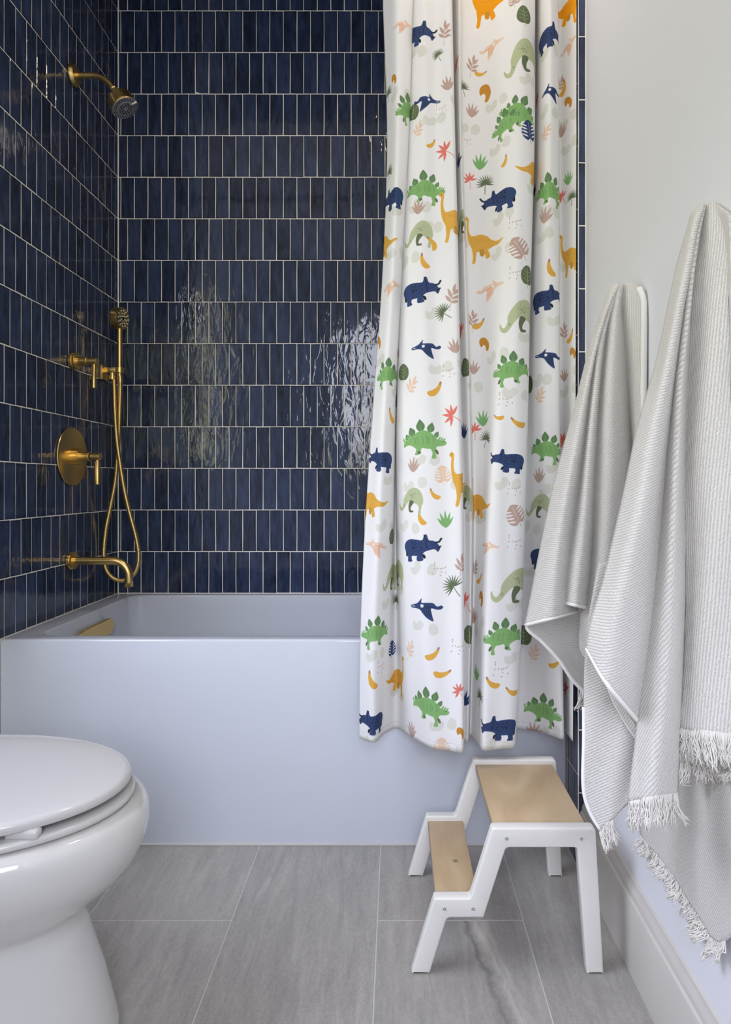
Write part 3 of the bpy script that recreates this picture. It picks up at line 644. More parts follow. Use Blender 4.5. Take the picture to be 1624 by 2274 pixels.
# projected positions of the grid, to know what part of the cloth shows where
PX = CX + grid[..., 0] / grid[..., 1] * F; PY = CY + (H - grid[..., 2]) / grid[..., 1] * F
def cloth_at(px, py):
    """cloth coordinates (u, z) of the frontmost fold at this place."""
    best = None
    for r in range(NR):
        row = PY[r]
        if row.min() > py + 30 or row.max() < py - 30: continue
        x = PX[r]; a = (x[:-1] - px) * (x[1:] - px) <= 0
        for i in np.nonzero(a)[0]:
            if abs(row[i] - py) > 6: continue
            t = (px - x[i]) / (x[i + 1] - x[i] + 1e-9); Yv = grid[r, i, 1]
            key = (round(Yv + abs(row[i] - py) * 0.002, 4))
            if best is None or key < best[0]:
                best = (key, U[r, i] + t * (U[r, i + 1] - U[r, i]), H - (py - CY) / F * Yv)
    return (best[1], best[2]) if best else None
img = np.empty((THp, TWp, 3), np.float32); img[:] = np.array([246, 245, 243], np.float32) / 255
SSN = 4
def fill(poly, col, alpha=1.0):
    if alpha == 1.0 and col[0] + col[1] + col[2] > 60 and col[0] != 246: col = tuple(c + (255 - c) * 0.10 for c in col)
    P = (np.asarray(poly, float) - [u0, ZH]) * TEX
    x0, y0 = np.floor(P.min(0)).astype(int) - 1; x1, y1 = np.ceil(P.max(0)).astype(int) + 2
    x0c, y0c, x1c, y1c = max(x0, 0), max(y0, 0), min(x1, TWp), min(y1, THp)
    if x1c <= x0c or y1c <= y0c: return
    W_, H_ = (x1 - x0) * SSN, (y1 - y0) * SSN
    acc = np.zeros((H_, W_ + 1), np.int16)
    Q = (P - [x0, y0]) * SSN
    for i in range(len(Q)):
        ax_, ay = Q[i]; bx, by = Q[(i + 1) % len(Q)]
        if ay > by: ax_, ay, bx, by = bx, by, ax_, ay
        r0, r1 = int(math.ceil(ay - 0.5)), int(math.ceil(by - 0.5))
        if r1 <= r0: continue
        rr = np.arange(r0, r1); xc = ax_ + (rr + 0.5 - ay) / (by - ay) * (bx - ax_)
        np.add.at(acc, (rr, np.clip(np.ceil(xc - 0.5).astype(int), 0, W_)), 1)
    m = (np.cumsum(acc, 1)[:, :W_] % 2).reshape(y1 - y0, SSN, x1 - x0, SSN).mean((1, 3)) * alpha
    m = m[y0c - y0:y1c - y0, x0c - x0:x1c - x0, None]
    img[y0c:y1c, x0c:x1c] = img[y0c:y1c, x0c:x1c] * (1 - m) + np.array(col, np.float32) / 255 * m
def smooth(pts, n=5):
    P = np.array(list(pts) + [pts[0], pts[1], pts[2]], float); P = np.vstack([P[-4:-3], P]) if False else P
    return catmull(P, n)[n: n * (len(pts) + 1)]
class Pen:
    def __init__(s, c, size, rot=0.0, flip=False):
        s.c = np.array(c); s.k = size / 914.0; s.R = np.array([[math.cos(rot), -math.sin(rot)], [math.sin(rot), math.cos(rot)]]); s.f = -1 if flip else 1
    def T(s, P):
        P = np.asarray(P, float) * [s.f, 1]; return (P @ s.R.T) * s.k + s.c
    def shape(s, P, col, sm=True, a=1.0): fill(s.T(smooth(P) if sm else P), col, a)
    def lens(s, p, q, wd, col, a=1.0):
        p, q = np.array(p, float), np.array(q, float); d = q - p; n_ = np.array([-d[1], d[0]]); n_ = n_ / (np.linalg.norm(n_) + 1e-9) * wd
        t = np.linspace(0, 1, 9)[:, None]; wv = np.sin(PI * t ** 0.8)
        fill(s.T(np.vstack([p + d * t + n_ * wv, (p + d * t - n_ * wv)[::-1]])), col, a)
    def line(s, pts, wd, col, a=1.0):
        P = np.asarray(pts, float)
        if len(P) > 2: P = catmull(P, 5)
        for A, B in zip(P[:-1], P[1:]):
            d = B - A; n_ = np.array([-d[1], d[0]]); n_ = n_ / (np.linalg.norm(n_) + 1e-9) * wd / 2
            fill(s.T([A + n_, B + n_, B - n_, A - n_]), col, a)
    def dot(s, c, rx, ry, col, a=1.0):
        t = np.linspace(0, 2 * PI, 13)[:-1]; fill(s.T(np.stack([c[0] + rx * np.cos(t), c[1] + ry * np.sin(t)], 1)), col, a)
NAVY, INK, GRN, DGR, YEL, MUS = (36, 56, 102), (18, 22, 34), (128, 182, 102), (86, 124, 76), (232, 172, 62), (205, 136, 42)
PGR, OLV, TAN, COR, PCH, PAL = (186, 196, 150), (92, 104, 72), (196, 164, 148), (232, 116, 100), (240, 206, 176), (226, 226, 214)
def tri(p, **k):
    p.shape([(-.93, -.2), (-1.02, .04), (-.89, .27), (-.56, .40), (-.19, .40), (.12, .40), (.2, .64), (.3, .66), (.43, .40), (.65, .37), (.85, .22), (.97, .05), (.88, -.14), (.74, -.03), (.54, -.05), (.25, -.16), (.12, -.3), (-.18, -.36), (-.45, -.37), (-.78, -.4)], NAVY)
    p.shape([(.17, -.22), (.14, -.36), (.22, -.52), (.16, -.57), (-.12, -.58), (-.1, -.3)], NAVY); p.shape([(-.45, -.3), (-.48, -.5), (-.42, -.62), (-.74, -.66), (-.74, -.45), (-.85, -.2)], NAVY)
    p.shape([(.14, -.3), (.22, -.26), (.32, -.38), (.3, -.46), (.2, -.44)], INK); p.shape([(-.9, -.22), (-.8, -.28), (-.8, -.46), (-.88, -.42)], INK)
    p.line([(.72, .28), (.9, .32), (1.02, .5)], .09, INK); p.lens((.84, .02), (1.04, .14), .05, INK)
    r = np.random.default_rng(3)
    for i in range(46): p.dot((min(-.5 + abs(r.normal(0, .32)), .1), min(max(r.normal(.1, .15), -.25), .33)), .024, .024, INK)
    for i in range(9): p.dot((.2 + .03 * i * (i < 5) + (.02 * i if i >= 5 else 0), .62 - .075 * i), .03, .03, INK)
    p.dot((.66, .18), .02, .02, INK)
def stego(p, **k):
    for (a, c, w_) in (((-.72, .1), (-.86, .34), .12), ((-.45, .22), (-.62, .62), .18), ((-.08, .38), (-.1, .94), .2), ((.3, .32), (.44, .76), .16), ((.52, .1), (.68, .36), .1)):
        p.lens(a, c, w_, DGR)
        for q in (-.35, 0, .35):
            d = np.array(c) - np.array(a); n_ = np.array([-d[1], d[0]]); p.line([a, np.array(a) + d * .75 + n_ * q * .6], .012, GRN)
    p.shape([(-1.02, -.22), (-.98, .02), (-.75, .1), (-.57, .21), (-.3, .36), (-.08, .44), (.15, .42), (.33, .33), (.5, .18), (.61, .04), (.8, -.02), (1, -.1), (1.0, -.2), (.85, -.27), (.61, -.28), (.45, -.36), (.2, -.36), (-.1, -.3), (-.36, -.3), (-.57, -.18), (-.8, -.15)], GRN)
    p.shape([(.3, -.3), (.38, -.55), (.34, -.78), (.52, -.78), (.5, -.5), (.55, -.28)], GRN); p.shape([(-.4, -.2), (-.34, -.4), (-.42, -.58), (-.22, -.58), (-.12, -.4), (-.05, -.2)], GRN)
    p.shape([(.5, -.4), (.6, -.45), (.64, -.62), (.54, -.6)], OLV); p.shape([(-.28, -.45), (-.15, -.44), (-.12, -.52), (-.24, -.56)], OLV)
    for i in range(4): p.lens((-.98 + .13 * i, -.0 + .04 * i), (-1.04 + .13 * i, .22 + .05 * i), .045, GRN); 
    for i in range(3): p.lens((.66 + .1 * i, 0.0 - .04 * i), (.78 + .1 * i, .14 - .04 * i), .04, GRN)
    for x in (-.42, -.3, -.05, .12, .2, .4): p.line([(x, .2), (x + .06, .02), (x + .02, -.14)], .018, DGR)
    p.dot((.86, -.1), .02, .02, INK)
def sauro(p, col=YEL, **k):
    p.shape([(-1, .97), (-.92, 1.12), (-.79, 1.04), (-.81, .59), (-.72, .24), (-.54, .22), (-.28, .27), (.05, .17), (.32, -.08), (.64, -.21), (1, -.14), (.71, -.38), (.35, -.42), (.1, -.5), (-.28, -.53), (-.55, -.56), (-.67, -.4), (-.86, 0), (-.93, .59), (-.91, .88)], col)
    p.shape([(.02, -.4), (.14, -.62), (.2, -.86), (0, -.92), (-.06, -.7), (-.2, -.45)], col); p.shape([(-.66, -.3), (-.64, -.8), (-.68, -1.1), (-.58, -1.12), (-.46, -.6), (-.42, -.4)], col)
    dk = tuple(int(c * .86) for c in col)
    p.shape([(-.3, -.45), (-.28, -.75), (-.12, -.78), (-.1, -.5)], dk)
    for i in range(7): p.line([(-.55 + .15 * i, .1 - .03 * i), (-.5 + .15 * i, 0 - .03 * i), (-.42 + .15 * i, .06 - .04 * i)], .016, dk)
    for i in range(4): p.line([(-.86 + .02 * i, .3 - .13 * i), (-.72, .26 - .13 * i)], .016, dk)
    p.dot((-.9, 1.02), .02, .02, INK)
def trex(p, **k):
    p.shape([(-.98, -.39), (-.9, -.34), (-.86, -.5), (-.67, -.68), (-.44, -.44), (-.33, .05), (.11, .62), (.6, .95), (1.1, .98), (1.5, .7), (1.7, .3), (1.75, -.3), (1.6, -.5), (1.1, -.35), (.45, -.12), (0, -.45), (-.3, -.8), (-.6, -1.0), (-.9, -.85)], PGR)
    p.shape([(.5, -.05), (.32, -.4), (.3, -.7), (.42, -1.04), (.86, -1.02), (.82, -.92), (.56, -.86), (.6, -.6), (.9, -.2)], OLV)
    p.shape([(1.2, -.2), (1.4, -.7), (1.35, -1.2), (1.55, -1.25), (1.6, -.8), (1.65, -.2)], PGR)
    r = np.random.default_rng(5)
    for i in range(34): p.dot((.75 + r.normal(0, .2), .4 + r.normal(0, .16)), .022, .022, OLV)
    for i in range(8): p.dot((-.3 + r.normal(0, .07), -.45 + r.normal(0, .08)), .02, .02, OLV)
def ptero(p, col=NAVY, ln=INK, **k):
    p.shape([(-1, .10), (-.7, .2), (-.46, .30), (-.3, .45), (-.17, .58), (-.2, .36), (.1, .36), (.46, .34), (.68, .16), (.9, .22), (1.0, .14), (.9, .02), (.66, 0), (.36, .06), (.42, -.3), (.5, -.62), (.3, -.55), (.08, -.4), (-.12, -.2), (-.25, -.06), (-.5, 0), (-.96, .0)], col, True)
    p.lens((-.96, .07), (-.6, .1), .02, (246, 245, 243)); p.shape([(-.25, .22), (-.1, .26), (-.04, .14), (-.2, .08)], (246, 245, 243))
    for i in range(4): p.line([(.0 + .1 * i, .16), (-.02 + .12 * i, -.1), (.14 + .09 * i, -.36)], .022, ln)
    p.line([(-.1, .16), (.3, .14), (.6, .08)], .02, ln)
def ptp(p, **k): ptero(p, PCH, (222, 130, 104))
def branch(p, col=TAN, **k):
    p.line([(0, -1), (.03, -.3), (.1, .5)], .035, col)
    for (a, b_) in (((.03, -.35), (-.5, .1)), ((.05, -.1), (-.38, .62)), ((.1, .3), (.12, 1.0)), ((.03, -.4), (.6, -.22)), ((.05, -.15), (.62, .2)), ((.08, .15), (.5, .68))): p.lens(a, b_, .12, col)
def coral(p, **k):
    for a in (0, 38, 75, 115, 160, 200): r = math.radians(a + 40); p.lens((0, 0), (.9 * math.cos(r), .9 * math.sin(r)), .12, COR)
    p.line([(-.1, .1), (.3, -.4), (.55, -.9)], .05, COR)
def tulip(p, col=TAN, **k):
    for a, l in ((128, .95), (108, 1.15), (88, 1.2), (68, 1.12), (48, .95)):
        r = math.radians(a); p.lens((0, -.85), (l * 1.35 * math.cos(r), -.85 + l * 1.45 * math.sin(r)), .15, col)
def palm(p, col=OLV, **k):
    for i in range(13):
        r = math.radians(-15 + 17.5 * i); p.lens((0, -.1), (.92 * math.cos(r), -.1 + .95 * math.sin(r)), .055, col)
    p.line([(0, 0), (-.08, -.5), (-.1, -1)], .06, col)
def monst(p, col=TAN, **k):
    W_ = (246, 245, 243)
    p.shape([(0, -.6), (-.35, -.78), (-.75, -.5), (-.85, .0), (-.65, .55), (-.25, .9), (0, 1.0), (.25, .9), (.65, .55), (.85, .0), (.75, -.5), (.35, -.78)], col)
    for s_ in (-1, 1):
        for i, y in enumerate((-.42, -.1, .2, .48)): p.lens((s_ * .2, y - .06), (s_ * 1.0, y + .26), .075, W_)
    p.line([(0, .85), (0, -1.1)], .05, col); p.line([(0, .75), (0, -.5)], .03, W_)
def rleaf(p, **k):
    p.shape([(0, -.75), (-.45, -.7), (-.78, -.2), (-.65, .5), (-.15, .95), (.3, .85), (.75, .35), (.75, -.35), (.4, -.75)], OLV)
    p.line([(0, -1.1), (0, -.2), (-.05, .8)], .05, (160, 190, 128))
    for s_ in (-1, 1):
        for y in (-.45, -.1, .25): p.line([(0, y), (s_ * .5, y + .3)], .035, (160, 190, 128))
def banana(p, **k):
    p.shape([(-.95, -.5), (-.5, -.1), (-.1, .45), (.05, .95), (.25, .9), (.3, .2), (.1, -.45), (-.4, -.85), (-.9, -.72)], YEL); p.shape([(.03, .8), (.05, 1.15), (.2, 1.15), (.25, .8)], (176, 128, 96))
def must(p, **k): p.shape([(-.7, .3), (-.5, .85), (0, .95), (.5, .55), (.75, 0), (.6, -.8), (.3, -.85), (.2, -.3), (-.1, 0), (-.4, -.3)], MUS)
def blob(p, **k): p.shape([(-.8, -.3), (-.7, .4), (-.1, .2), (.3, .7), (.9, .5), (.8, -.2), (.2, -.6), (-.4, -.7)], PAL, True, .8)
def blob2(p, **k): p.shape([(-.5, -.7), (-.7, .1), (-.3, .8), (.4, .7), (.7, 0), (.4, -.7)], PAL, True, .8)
def dots(p, **k):
    r = np.random.default_rng(11)
    for i in range(12): p.dot(r.uniform(-1, 1, 2), .07, .11, (190, 160, 146))
T_ = {'tri': tri, 'st': stego, 'sa': sauro, 'tx': trex, 'pt': ptero, 'pp': ptp, 'br': branch, 'brp': lambda p: branch(p, PCH), 'co': coral, 'tu': tulip, 'tun': lambda p: tulip(p, NAVY), 'tug': lambda p: tulip(p, (122, 178, 104)),
      'pa': palm, 'mo': monst, 'mon': lambda p: monst(p, NAVY), 'mop': lambda p: monst(p, PCH), 'rl': rleaf, 'ba': banana, 'mu': must, 'do': dots, 'sy': lambda p: sauro(p, (246, 166, 20))}
# type, centre x, y, size, rotation degrees, flip, optional anchor offset in motif units
MOT = [('pp',896,58,26,10,1),('tri',928,78,42,-15,0),('br',986,74,28,0,0),('pa',973,123,17,30,0),('mo',1143,-2,18,0,0),('rl',1165,34,22,5,0),('sy',1092,0,52,0,0),('sy',1256,20,44,0,1),('pp',1094,110,32,10,1),
 ('tx',1145,130,34,15,0),('tri',1220,78,44,0,0),('co',1015,145,22,0,0),('br',1047,147,28,-8,0),('ba',1068,167,13,-60,0),('pp',1266,105,28,30,1),('mu',1077,209,21,-20,0),('tu',993,185,20,10,0),('mu',875,180,13,0,0),
 ('pa',864,209,20,0,0),('pa',1029,194,20,20,0),('st',908,246,40,15,1),('rl',918,252,20,-10,0),('pt',948,226,32,0,1),('do',979,243,13,0,0),('tu',1048,245,20,-5,0),('brp',927,291,24,-20,0),('st',1150,250,46,-25,1),('st',1104,288,40,10,1,-.6,0),
 ('pt',1226,205,32,0,0),('co',1194,225,20,0,0),('br',1242,188,22,-20,0),('ba',1254,197,17,10,0),('mu',1262,231,15,0,0),('mon',1176,292,24,10,0),('brp',1210,300,25,-35,0),('tu',1246,290,20,0,0),('do',1034,311,13,0,0),
 ('ba',960,322,12,-20,0),('co',990,336,26,20,0),('tun',1019,357,20,0,0),('tug',1066,360,22,-5,0),('co',1043,400,20,-30,0),('pa',1079,408,25,0,0),('sa',1182,368,46,0,1),('ba',1123,360,13,0,0),('pa',866,385,22,-15,0),
 ('tri',886,432,43,5,1,.65,.1),('st',944,420,45,0,0),('sa',990,468,50,0,0,-.7,.3),('tx',1022,497,26,0,0),('tri',1122,440,44,8,1,.4,0),('st',1222,424,44,0,0),('co',1248,440,20,0,0),('tug',1262,397,19,0,0),('pa',1271,438,20,0,0),
 ('tu',929,460,20,0,0),('tu',1210,477,23,-8,0),('do',1143,493,15,0,0),('mo',1154,551,27,35,0),('sa',1079,533,47,0,0),('sa',868,532,46,0,0,.55,-.15),('tx',904,540,26,0,0,-.7,-.5),('ba',962,539,16,60,0),('ba',939,582,17,0,1),
 ('sa',1248,550,45,0,0,-.85,.5),('ba',1220,597,18,-10,1),('tun',1188,422,18,-20,0),('rl',1172,614,24,0,0),
 ('pp',868,638,30,10,1),('tri',933,646,45,0,0),('br',1003,660,30,-8,0),('pa',984,694,24,60,0),('pp',1092,644,36,10,1),('tx',1140,702,34,5,0),('tri',1214,663,44,0,0),('do',1144,605,15,0,0),('br',1048,713,27,0,0),
 ('ba',1066,723,16,-30,0),('co',1025,736,24,0,0),('mu',1076,766,17,0,0),('tu',1009,768,20,15,0),('pa',885,786,20,20,0),('mu',841,763,16,0,0),('pt',946,775,34,0,0),('pt',1217,795,34,-8,0),('br',1252,740,25,0,0),('ba',1269,750,16,-10,0),
 ('mu',1272,786,14,0,0),('rl',1033,819,24,0,0),('tu',1051,816,19,0,0),('do',996,823,15,0,0),('st',870,833,40,0,1,.3,0),('rl',896,829,21,0,0),('brp',912,858,27,-30,0),('st',1136,823,46,0,1),('rl',1177,856,23,0,0),('brp',1197,882,26,-20,0),
 ('tu',1254,833,19,0,0),('ba',970,868,19,-20,0),('do',1122,886,16,0,0),('mon',880,892,18,0,0),('ba',868,926,18,10,1),('co',1005,923,27,20,0),('tun',1031,956,22,0,0),('tug',1073,929,22,0,0),('co',1054,956,21,-30,0),('pa',1081,974,23,-15,0),
 ('ba',1106,929,12,50,1),('ba',1150,942,18,40,1),('st',940,979,50,3,0),('tu',918,1032,20,0,0),('tri',858,1022,42,0,1,.45,0),('tri',1126,1025,40,0,1),('st',1214,999,43,0,0),('co',1251,980,24,0,0),('tu',1197,1055,21,0,0),
 ('sa',1009,1040,52,0,0,-.78,.45),('sa',1072,1115,45,0,0,.1,-.1),('tx',1033,1098,26,0,0,.6,.2),('mop',984,1055,21,10,0),('do',1142,1085,15,0,0),('ba',963,1100,14,20,1),('ba',933,1152,16,0,1),('sa',848,1118,46,0,0,.55,-.25),
 ('mo',1147,1145,26,30,0),('tx',892,1122,26,0,0,-.7,-.5),('tx',1174,1129,26,0,0,-.7,-.3),('tug',989,1153,22,8,0),('rl',871,1193,20,0,0),('pp',833,1216,34,-8,0),('tri',932,1218,46,0,0),('do',976,1263,15,0,0),('do',1142,1203,16,0,0),
 ('br',1023,1256,27,0,0),('br',1053,1263,24,-10,0),('pp',1083,1216,28,0,1),('tx',880,1262,30,0,0,0,.2),('tx',853,1300,28,0,0,-.8,-.5),('pa',1006,1300,28,45,0),('pa',882,1333,22,0,0),('ba',1066,1288,15,-20,0),('mu',1069,1329,17,-20,0),
 ('co',1033,1336,26,10,0),('tu',1051,1366,22,0,0),('pt',943,1353,40,0,0),('tx',1130,1300,36,0,0,.1,0),('tri',1192,1240,44,0,0,-.6,-.1),('st',836,1409,44,0,1),('mon',870,1442,20,0,0),('brp',910,1442,28,-20,0),('ba',964,1456,18,-25,0),
 ('do',1016,1436,16,0,0),('rl',1043,1412,24,0,0),('st',1117,1416,46,0,1),('rl',1163,1412,26,0,0),('brp',1184,1452,28,-10,0),('ba',1234,1476,16,-25,0),('do',846,1479,16,0,0),('ba',823,1512,20,0,1),('sa',876,1500,44,0,1,-.1,-.1),
 ('ba',984,1499,18,-50,0),('tug',1059,1492,22,0,0),('do',1112,1486,17,0,0),('ba',1091,1520,17,30,1),('ba',1136,1539,16,40,1),('st',950,1570,48,0,0),('tri',828,1608,43,5,1),('pa',1066,1545,24,0,0),('tun',1034,1549,22,-15,0),
 ('co',1020,1535,20,0,0),('co',1258,1530,24,0,0),('tri',1108,1618,43,4,1),('st',1208,1579,46,0,0),('tu',1186,1619,23,0,0),('tu',915,1618,22,0,0),('mop',981,1660,21,0,0),('mu',1023,1629,13,0,0)]
rb = random.Random(4); placed = []
for e in MOT:
    c = cloth_at(e[1], e[2])
    if c is None and e[2] < 5: c = cloth_at(e[1], 6)
    placed.append((e, c))
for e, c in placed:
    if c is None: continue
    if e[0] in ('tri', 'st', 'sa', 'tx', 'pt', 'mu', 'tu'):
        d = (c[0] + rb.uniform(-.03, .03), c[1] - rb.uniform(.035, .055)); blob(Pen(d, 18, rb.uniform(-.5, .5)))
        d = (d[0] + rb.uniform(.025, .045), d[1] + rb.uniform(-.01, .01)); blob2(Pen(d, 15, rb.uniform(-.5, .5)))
for e, c in placed:
    if c is None: continue
    t_, x, y, s_, rot, fl = e[:6]; off = e[6:8] if len(e) > 6 else (0, 0)
    fx = -1 if fl else 1
    cc = (c[0] - off[0] * s_ / 914.0, c[1] - off[1] * s_ / 914.0)
    T_[t_](Pen(cc, s_, math.radians(rot), bool(fl)))
fill([(u0, ZH + .0170), (u1, ZH + .0170), (u1, ZH + .0180), (u0, ZH + .0180)], (218, 216, 214))
im = bpy.data.images.new('curtain_print', TWp, THp, alpha=False); im.colorspace_settings.name = 'sRGB'
buf = np.ones((THp, TWp, 4), np.float32); buf[..., :3] = img; im.pixels.foreach_set(buf.ravel()); im.pack()
M_CURT, nt, b = mat('printed_cotton', (0.9, 0.9, 0.9), 0.85, spec=0.2); L = nt.links.new
uvn = N(nt, 'ShaderNodeUVMap'); uvn.uv_map = 'UVMap'; it = N(nt, 'ShaderNodeTexImage'); it.image = im; it.interpolation = 'Linear'; L(uvn.outputs[0], it.inputs[0])
L(it.outputs[0], b.inputs['Base Color'])
mp = N(nt, 'ShaderNodeMapping'); mp.inputs['Scale'].default_value = (900, 160, 1); L(uvn.outputs[0], mp.inputs['Vector'])
n1 = N(nt, 'ShaderNodeTexNoise'); setin(n1, Scale=1.0, Detail=2.0); L(mp.outputs[0], n1.inputs['Vector'])
bp = N(nt, 'ShaderNodeBump'); setin(bp, Strength=0.25, Distance=0.0006); L(n1.outputs['Fac'], bp.inputs['Height']); L(bp.outputs[0], b.inputs['Normal'])
tr = N(nt, 'ShaderNodeBsdfTranslucent'); L(it.outputs[0], tr.inputs['Color']); ms = N(nt, 'ShaderNodeMixShader'); ms.inputs[0].default_value = 0.15
L(b.outputs[0], ms.inputs[1]); L(tr.outputs[0], ms.inputs[2]); L(ms.outputs[0], nt.nodes['Material Output'].inputs[0])
nc = grid.shape[1]; me = bpy.data.meshes.new('shower_curtain')
verts = grid.reshape(-1, 3); faces = [(r * nc + i, r * nc + i + 1, (r + 1) * nc + i + 1, (r + 1) * nc + i) for r in range(NR) for i in range(nc - 1)]
me.from_pydata(verts.tolist(), [], faces); uvl = me.uv_layers.new(name='UVMap')
vi = np.empty(len(me.loops), np.int32); me.loops.foreach_get('vertex_index', vi)
uv = np.stack([(U.reshape(-1)[vi] - u0) / (u1 - u0), (V.reshape(-1)[vi] - ZH) / (ZT - ZH)], 1); uvl.data.foreach_set('uv', uv.astype(np.float32).ravel())
me.materials.append(M_CURT); cu = link('shower_curtain', me)
tag(cu, 'white shower curtain printed with dinosaurs and leaves, drawn to the right of the tub', 'shower curtain')
md = cu.modifiers.new('hem', 'SOLIDIFY'); md.thickness = 0.0008; md.offset = 0
# stitched hem along the bottom
bm = bmesh.new(); hr = [[tuple(p) for p in grid[NR]], [(p[0], p[1], p[2] + 0.018) for p in grid[NR]]]
M_HEM = M_CURT
rod = lathe('curtain_rod', (XL + 0.003, 1.538, 2.325), (1, 0, 0), cyl_prof(XA - XL - 0.006, 0.0125), M_BRASS); tag(rod, 'brass rod carrying the printed shower curtain', 'curtain rod')
bm.free()

# ---------------------------------------------------------------- towels
def towel_material(name, c1, c2, pitch):
    m, nt, b = mat(name, c1, 0.95, spec=0.1); L = nt.links.new
    uvn = N(nt, 'ShaderNodeUVMap'); uvn.uv_map = 'UVMap'
    sp_ = N(nt, 'ShaderNodeSeparateXYZ'); L(uvn.outputs[0], sp_.inputs[0])
    nz0 = N(nt, 'ShaderNodeTexNoise'); setin(nz0, Scale=260.0, Detail=2.0); L(uvn.outputs[0], nz0.inputs['Vector'])
    wob = N(nt, 'ShaderNodeMath', operation='MULTIPLY_ADD'); L(nz0.outputs['Fac'], wob.inputs[0]); wob.inputs[1].default_value = pitch * 0.9; L(sp_.outputs['X'], wob.inputs[2])
    fr = N(nt, 'ShaderNodeMath', operation='MULTIPLY'); L(wob.outputs[0], fr.inputs[0]); fr.inputs[1].default_value = 2 * PI / pitch
    sn = N(nt, 'ShaderNodeMath', operation='SINE'); L(fr.outputs[0], sn.inputs[0])
    hb = N(nt, 'ShaderNodeMath', operation='MULTIPLY_ADD'); L(sn.outputs[0], hb.inputs[0]); hb.inputs[1].default_value = 0.5; hb.inputs[2].default_value = 0.5
    nz1 = N(nt, 'ShaderNodeTexNoise'); setin(nz1, Scale=520.0, Detail=3.0, Roughness=0.7); L(uvn.outputs[0], nz1.inputs['Vector'])
    hh = N(nt, 'ShaderNodeMath', operation='MULTIPLY_ADD'); L(nz1.outputs['Fac'], hh.inputs[0]); hh.inputs[1].default_value = 1.6; L(hb.outputs[0], hh.inputs[2])
    bp = N(nt, 'ShaderNodeBump'); setin(bp, Strength=0.6, Distance=0.0007); L(hh.outputs[0], bp.inputs['Height']); L(bp.outputs[0], b.inputs['Normal'])
    r = ramp(nt, [(0.35, c1), (1.2 / 2.0 + 0.3, c2)]); q = N(nt, 'ShaderNodeMath', operation='MULTIPLY'); L(hh.outputs[0], q.inputs[0]); q.inputs[1].default_value = 0.5; L(q.outputs[0], r.inputs[0])
    L(r.outputs[0], b.inputs['Base Color'])
    b.inputs['Sheen Weight'].default_value = 0.15
    return m
M_TB = towel_material('ribbed_terry', srgb(190, 186, 180), srgb(226, 223, 218), 0.0040)
M_TA = towel_material('ribbed_terry_fine', srgb(192, 188, 181), srgb(226, 223, 218), 0.0040)
M_BAND, nt, b = mat('white_cotton_binding', srgb(244, 242, 238), 0.9, spec=0.1); noise_bump(nt, b, 700, 0.4)
M_FR, nt, b = mat('cotton_fringe', srgb(230, 226, 219), 0.95, spec=0.1)

def resample(pts, n):
    P = catmull(np.array(pts, float), 8); d = np.r_[0, np.cumsum(np.linalg.norm(np.diff(P[:, :2], axis=0), axis=1))]
    t = np.linspace(0, d[-1], n); return np.stack([np.interp(t, d, P[:, k]) for k in range(P.shape[1])], 1)
def sheet(cols, ang, ns=10, nt_=90, bulge=0.0, wob=0.002, seed=0):
    """cols: curves from top to bottom, each [(x, y, Y), ...]; lofted across. Returns grid and rib coordinates."""
    C = [resample(c, nt_) for c in cols]; G = np.zeros((nt_, (len(C) - 1) * ns + 1, 3)); 
    for t in range(nt_):
        row = catmull(np.array([c[t] for c in C]) * [0.001, 0.001, 1.0], ns) / [0.001, 0.001, 1.0] if len(C) > 2 else np.linspace(C[0][t], C[1][t], ns + 1)
        s = np.linspace(0, 1, len(row)); row = row.copy()
        row[:, 2] -= bulge * np.sin(PI * s) ** 0.6 * min(1, 0.35 + t / nt_)
        row[:, 2] += wob * np.sin(s * 7 + t * 0.05 + seed) * np.sin(t * 0.09 + seed * 2 + s * 3)
        for k, (x, y, Y) in enumerate(row): G[t, k] = unproj(x, y, Y)
    G[..., 0] = np.minimum(G[..., 0], XR - 0.006)
    du = np.zeros(G.shape[:2]); dv = np.zeros(G.shape[:2])
    du[:, 1:] = np.cumsum(np.linalg.norm(np.diff(G, axis=1), axis=2), 1); dv[1:] = np.cumsum(np.linalg.norm(np.diff(G, axis=0), axis=2), 0)
    du = du - du[:, du.shape[1] // 2][:, None]
    a = math.radians(ang)       # 0: ribs run down the cloth, 90: across
    return G, du * math.cos(a) + dv * math.sin(a), -du * math.sin(a) + dv * math.cos(a)
def sheets_to_mesh(name, S, m, parent, thick=0.005):
    vs, fs, uv = [], [], []; n0 = 0
    for G, a, b_ in S:
        R, C, _ = G.shape; vs += G.reshape(-1, 3).tolist(); uv += list(zip(a.ravel(), b_.ravel()))
        fs += [(n0 + r * C + i, n0 + (r + 1) * C + i, n0 + (r + 1) * C + i + 1, n0 + r * C + i + 1) for r in range(R - 1) for i in range(C - 1)]; n0 += R * C
    me = bpy.data.meshes.new(name); me.from_pydata(vs, [], fs); l = me.uv_layers.new(name='UVMap')
    vi = np.empty(len(me.loops), np.int32); me.loops.foreach_get('vertex_index', vi); l.data.foreach_set('uv', np.array(uv, np.float32)[vi].ravel())
    me.materials.append(m); o = link(name, me, None, parent)
    md = o.modifiers.new('thickness', 'SOLIDIFY'); md.thickness = thick; md.offset = 0; md.use_rim = True
    return o
def band(name, pts, m, parent, r=0.0028, flat=1.0):
    bm = bmesh.new(); tube_bm(bm, pts, r, 8); return from_bm(name, bm, m, parent)
def edge_of(G, which, a=0.0, b_=1.0):
    E = G[-1] if which == 'bottom' else (G[0] if which == 'top' else (G[:, 0] if which == 'left' else G[:, -1]))
    n_ = len(E); return E[int(a * (n_ - 1)): int(b_ * (n_ - 1)) + 1]
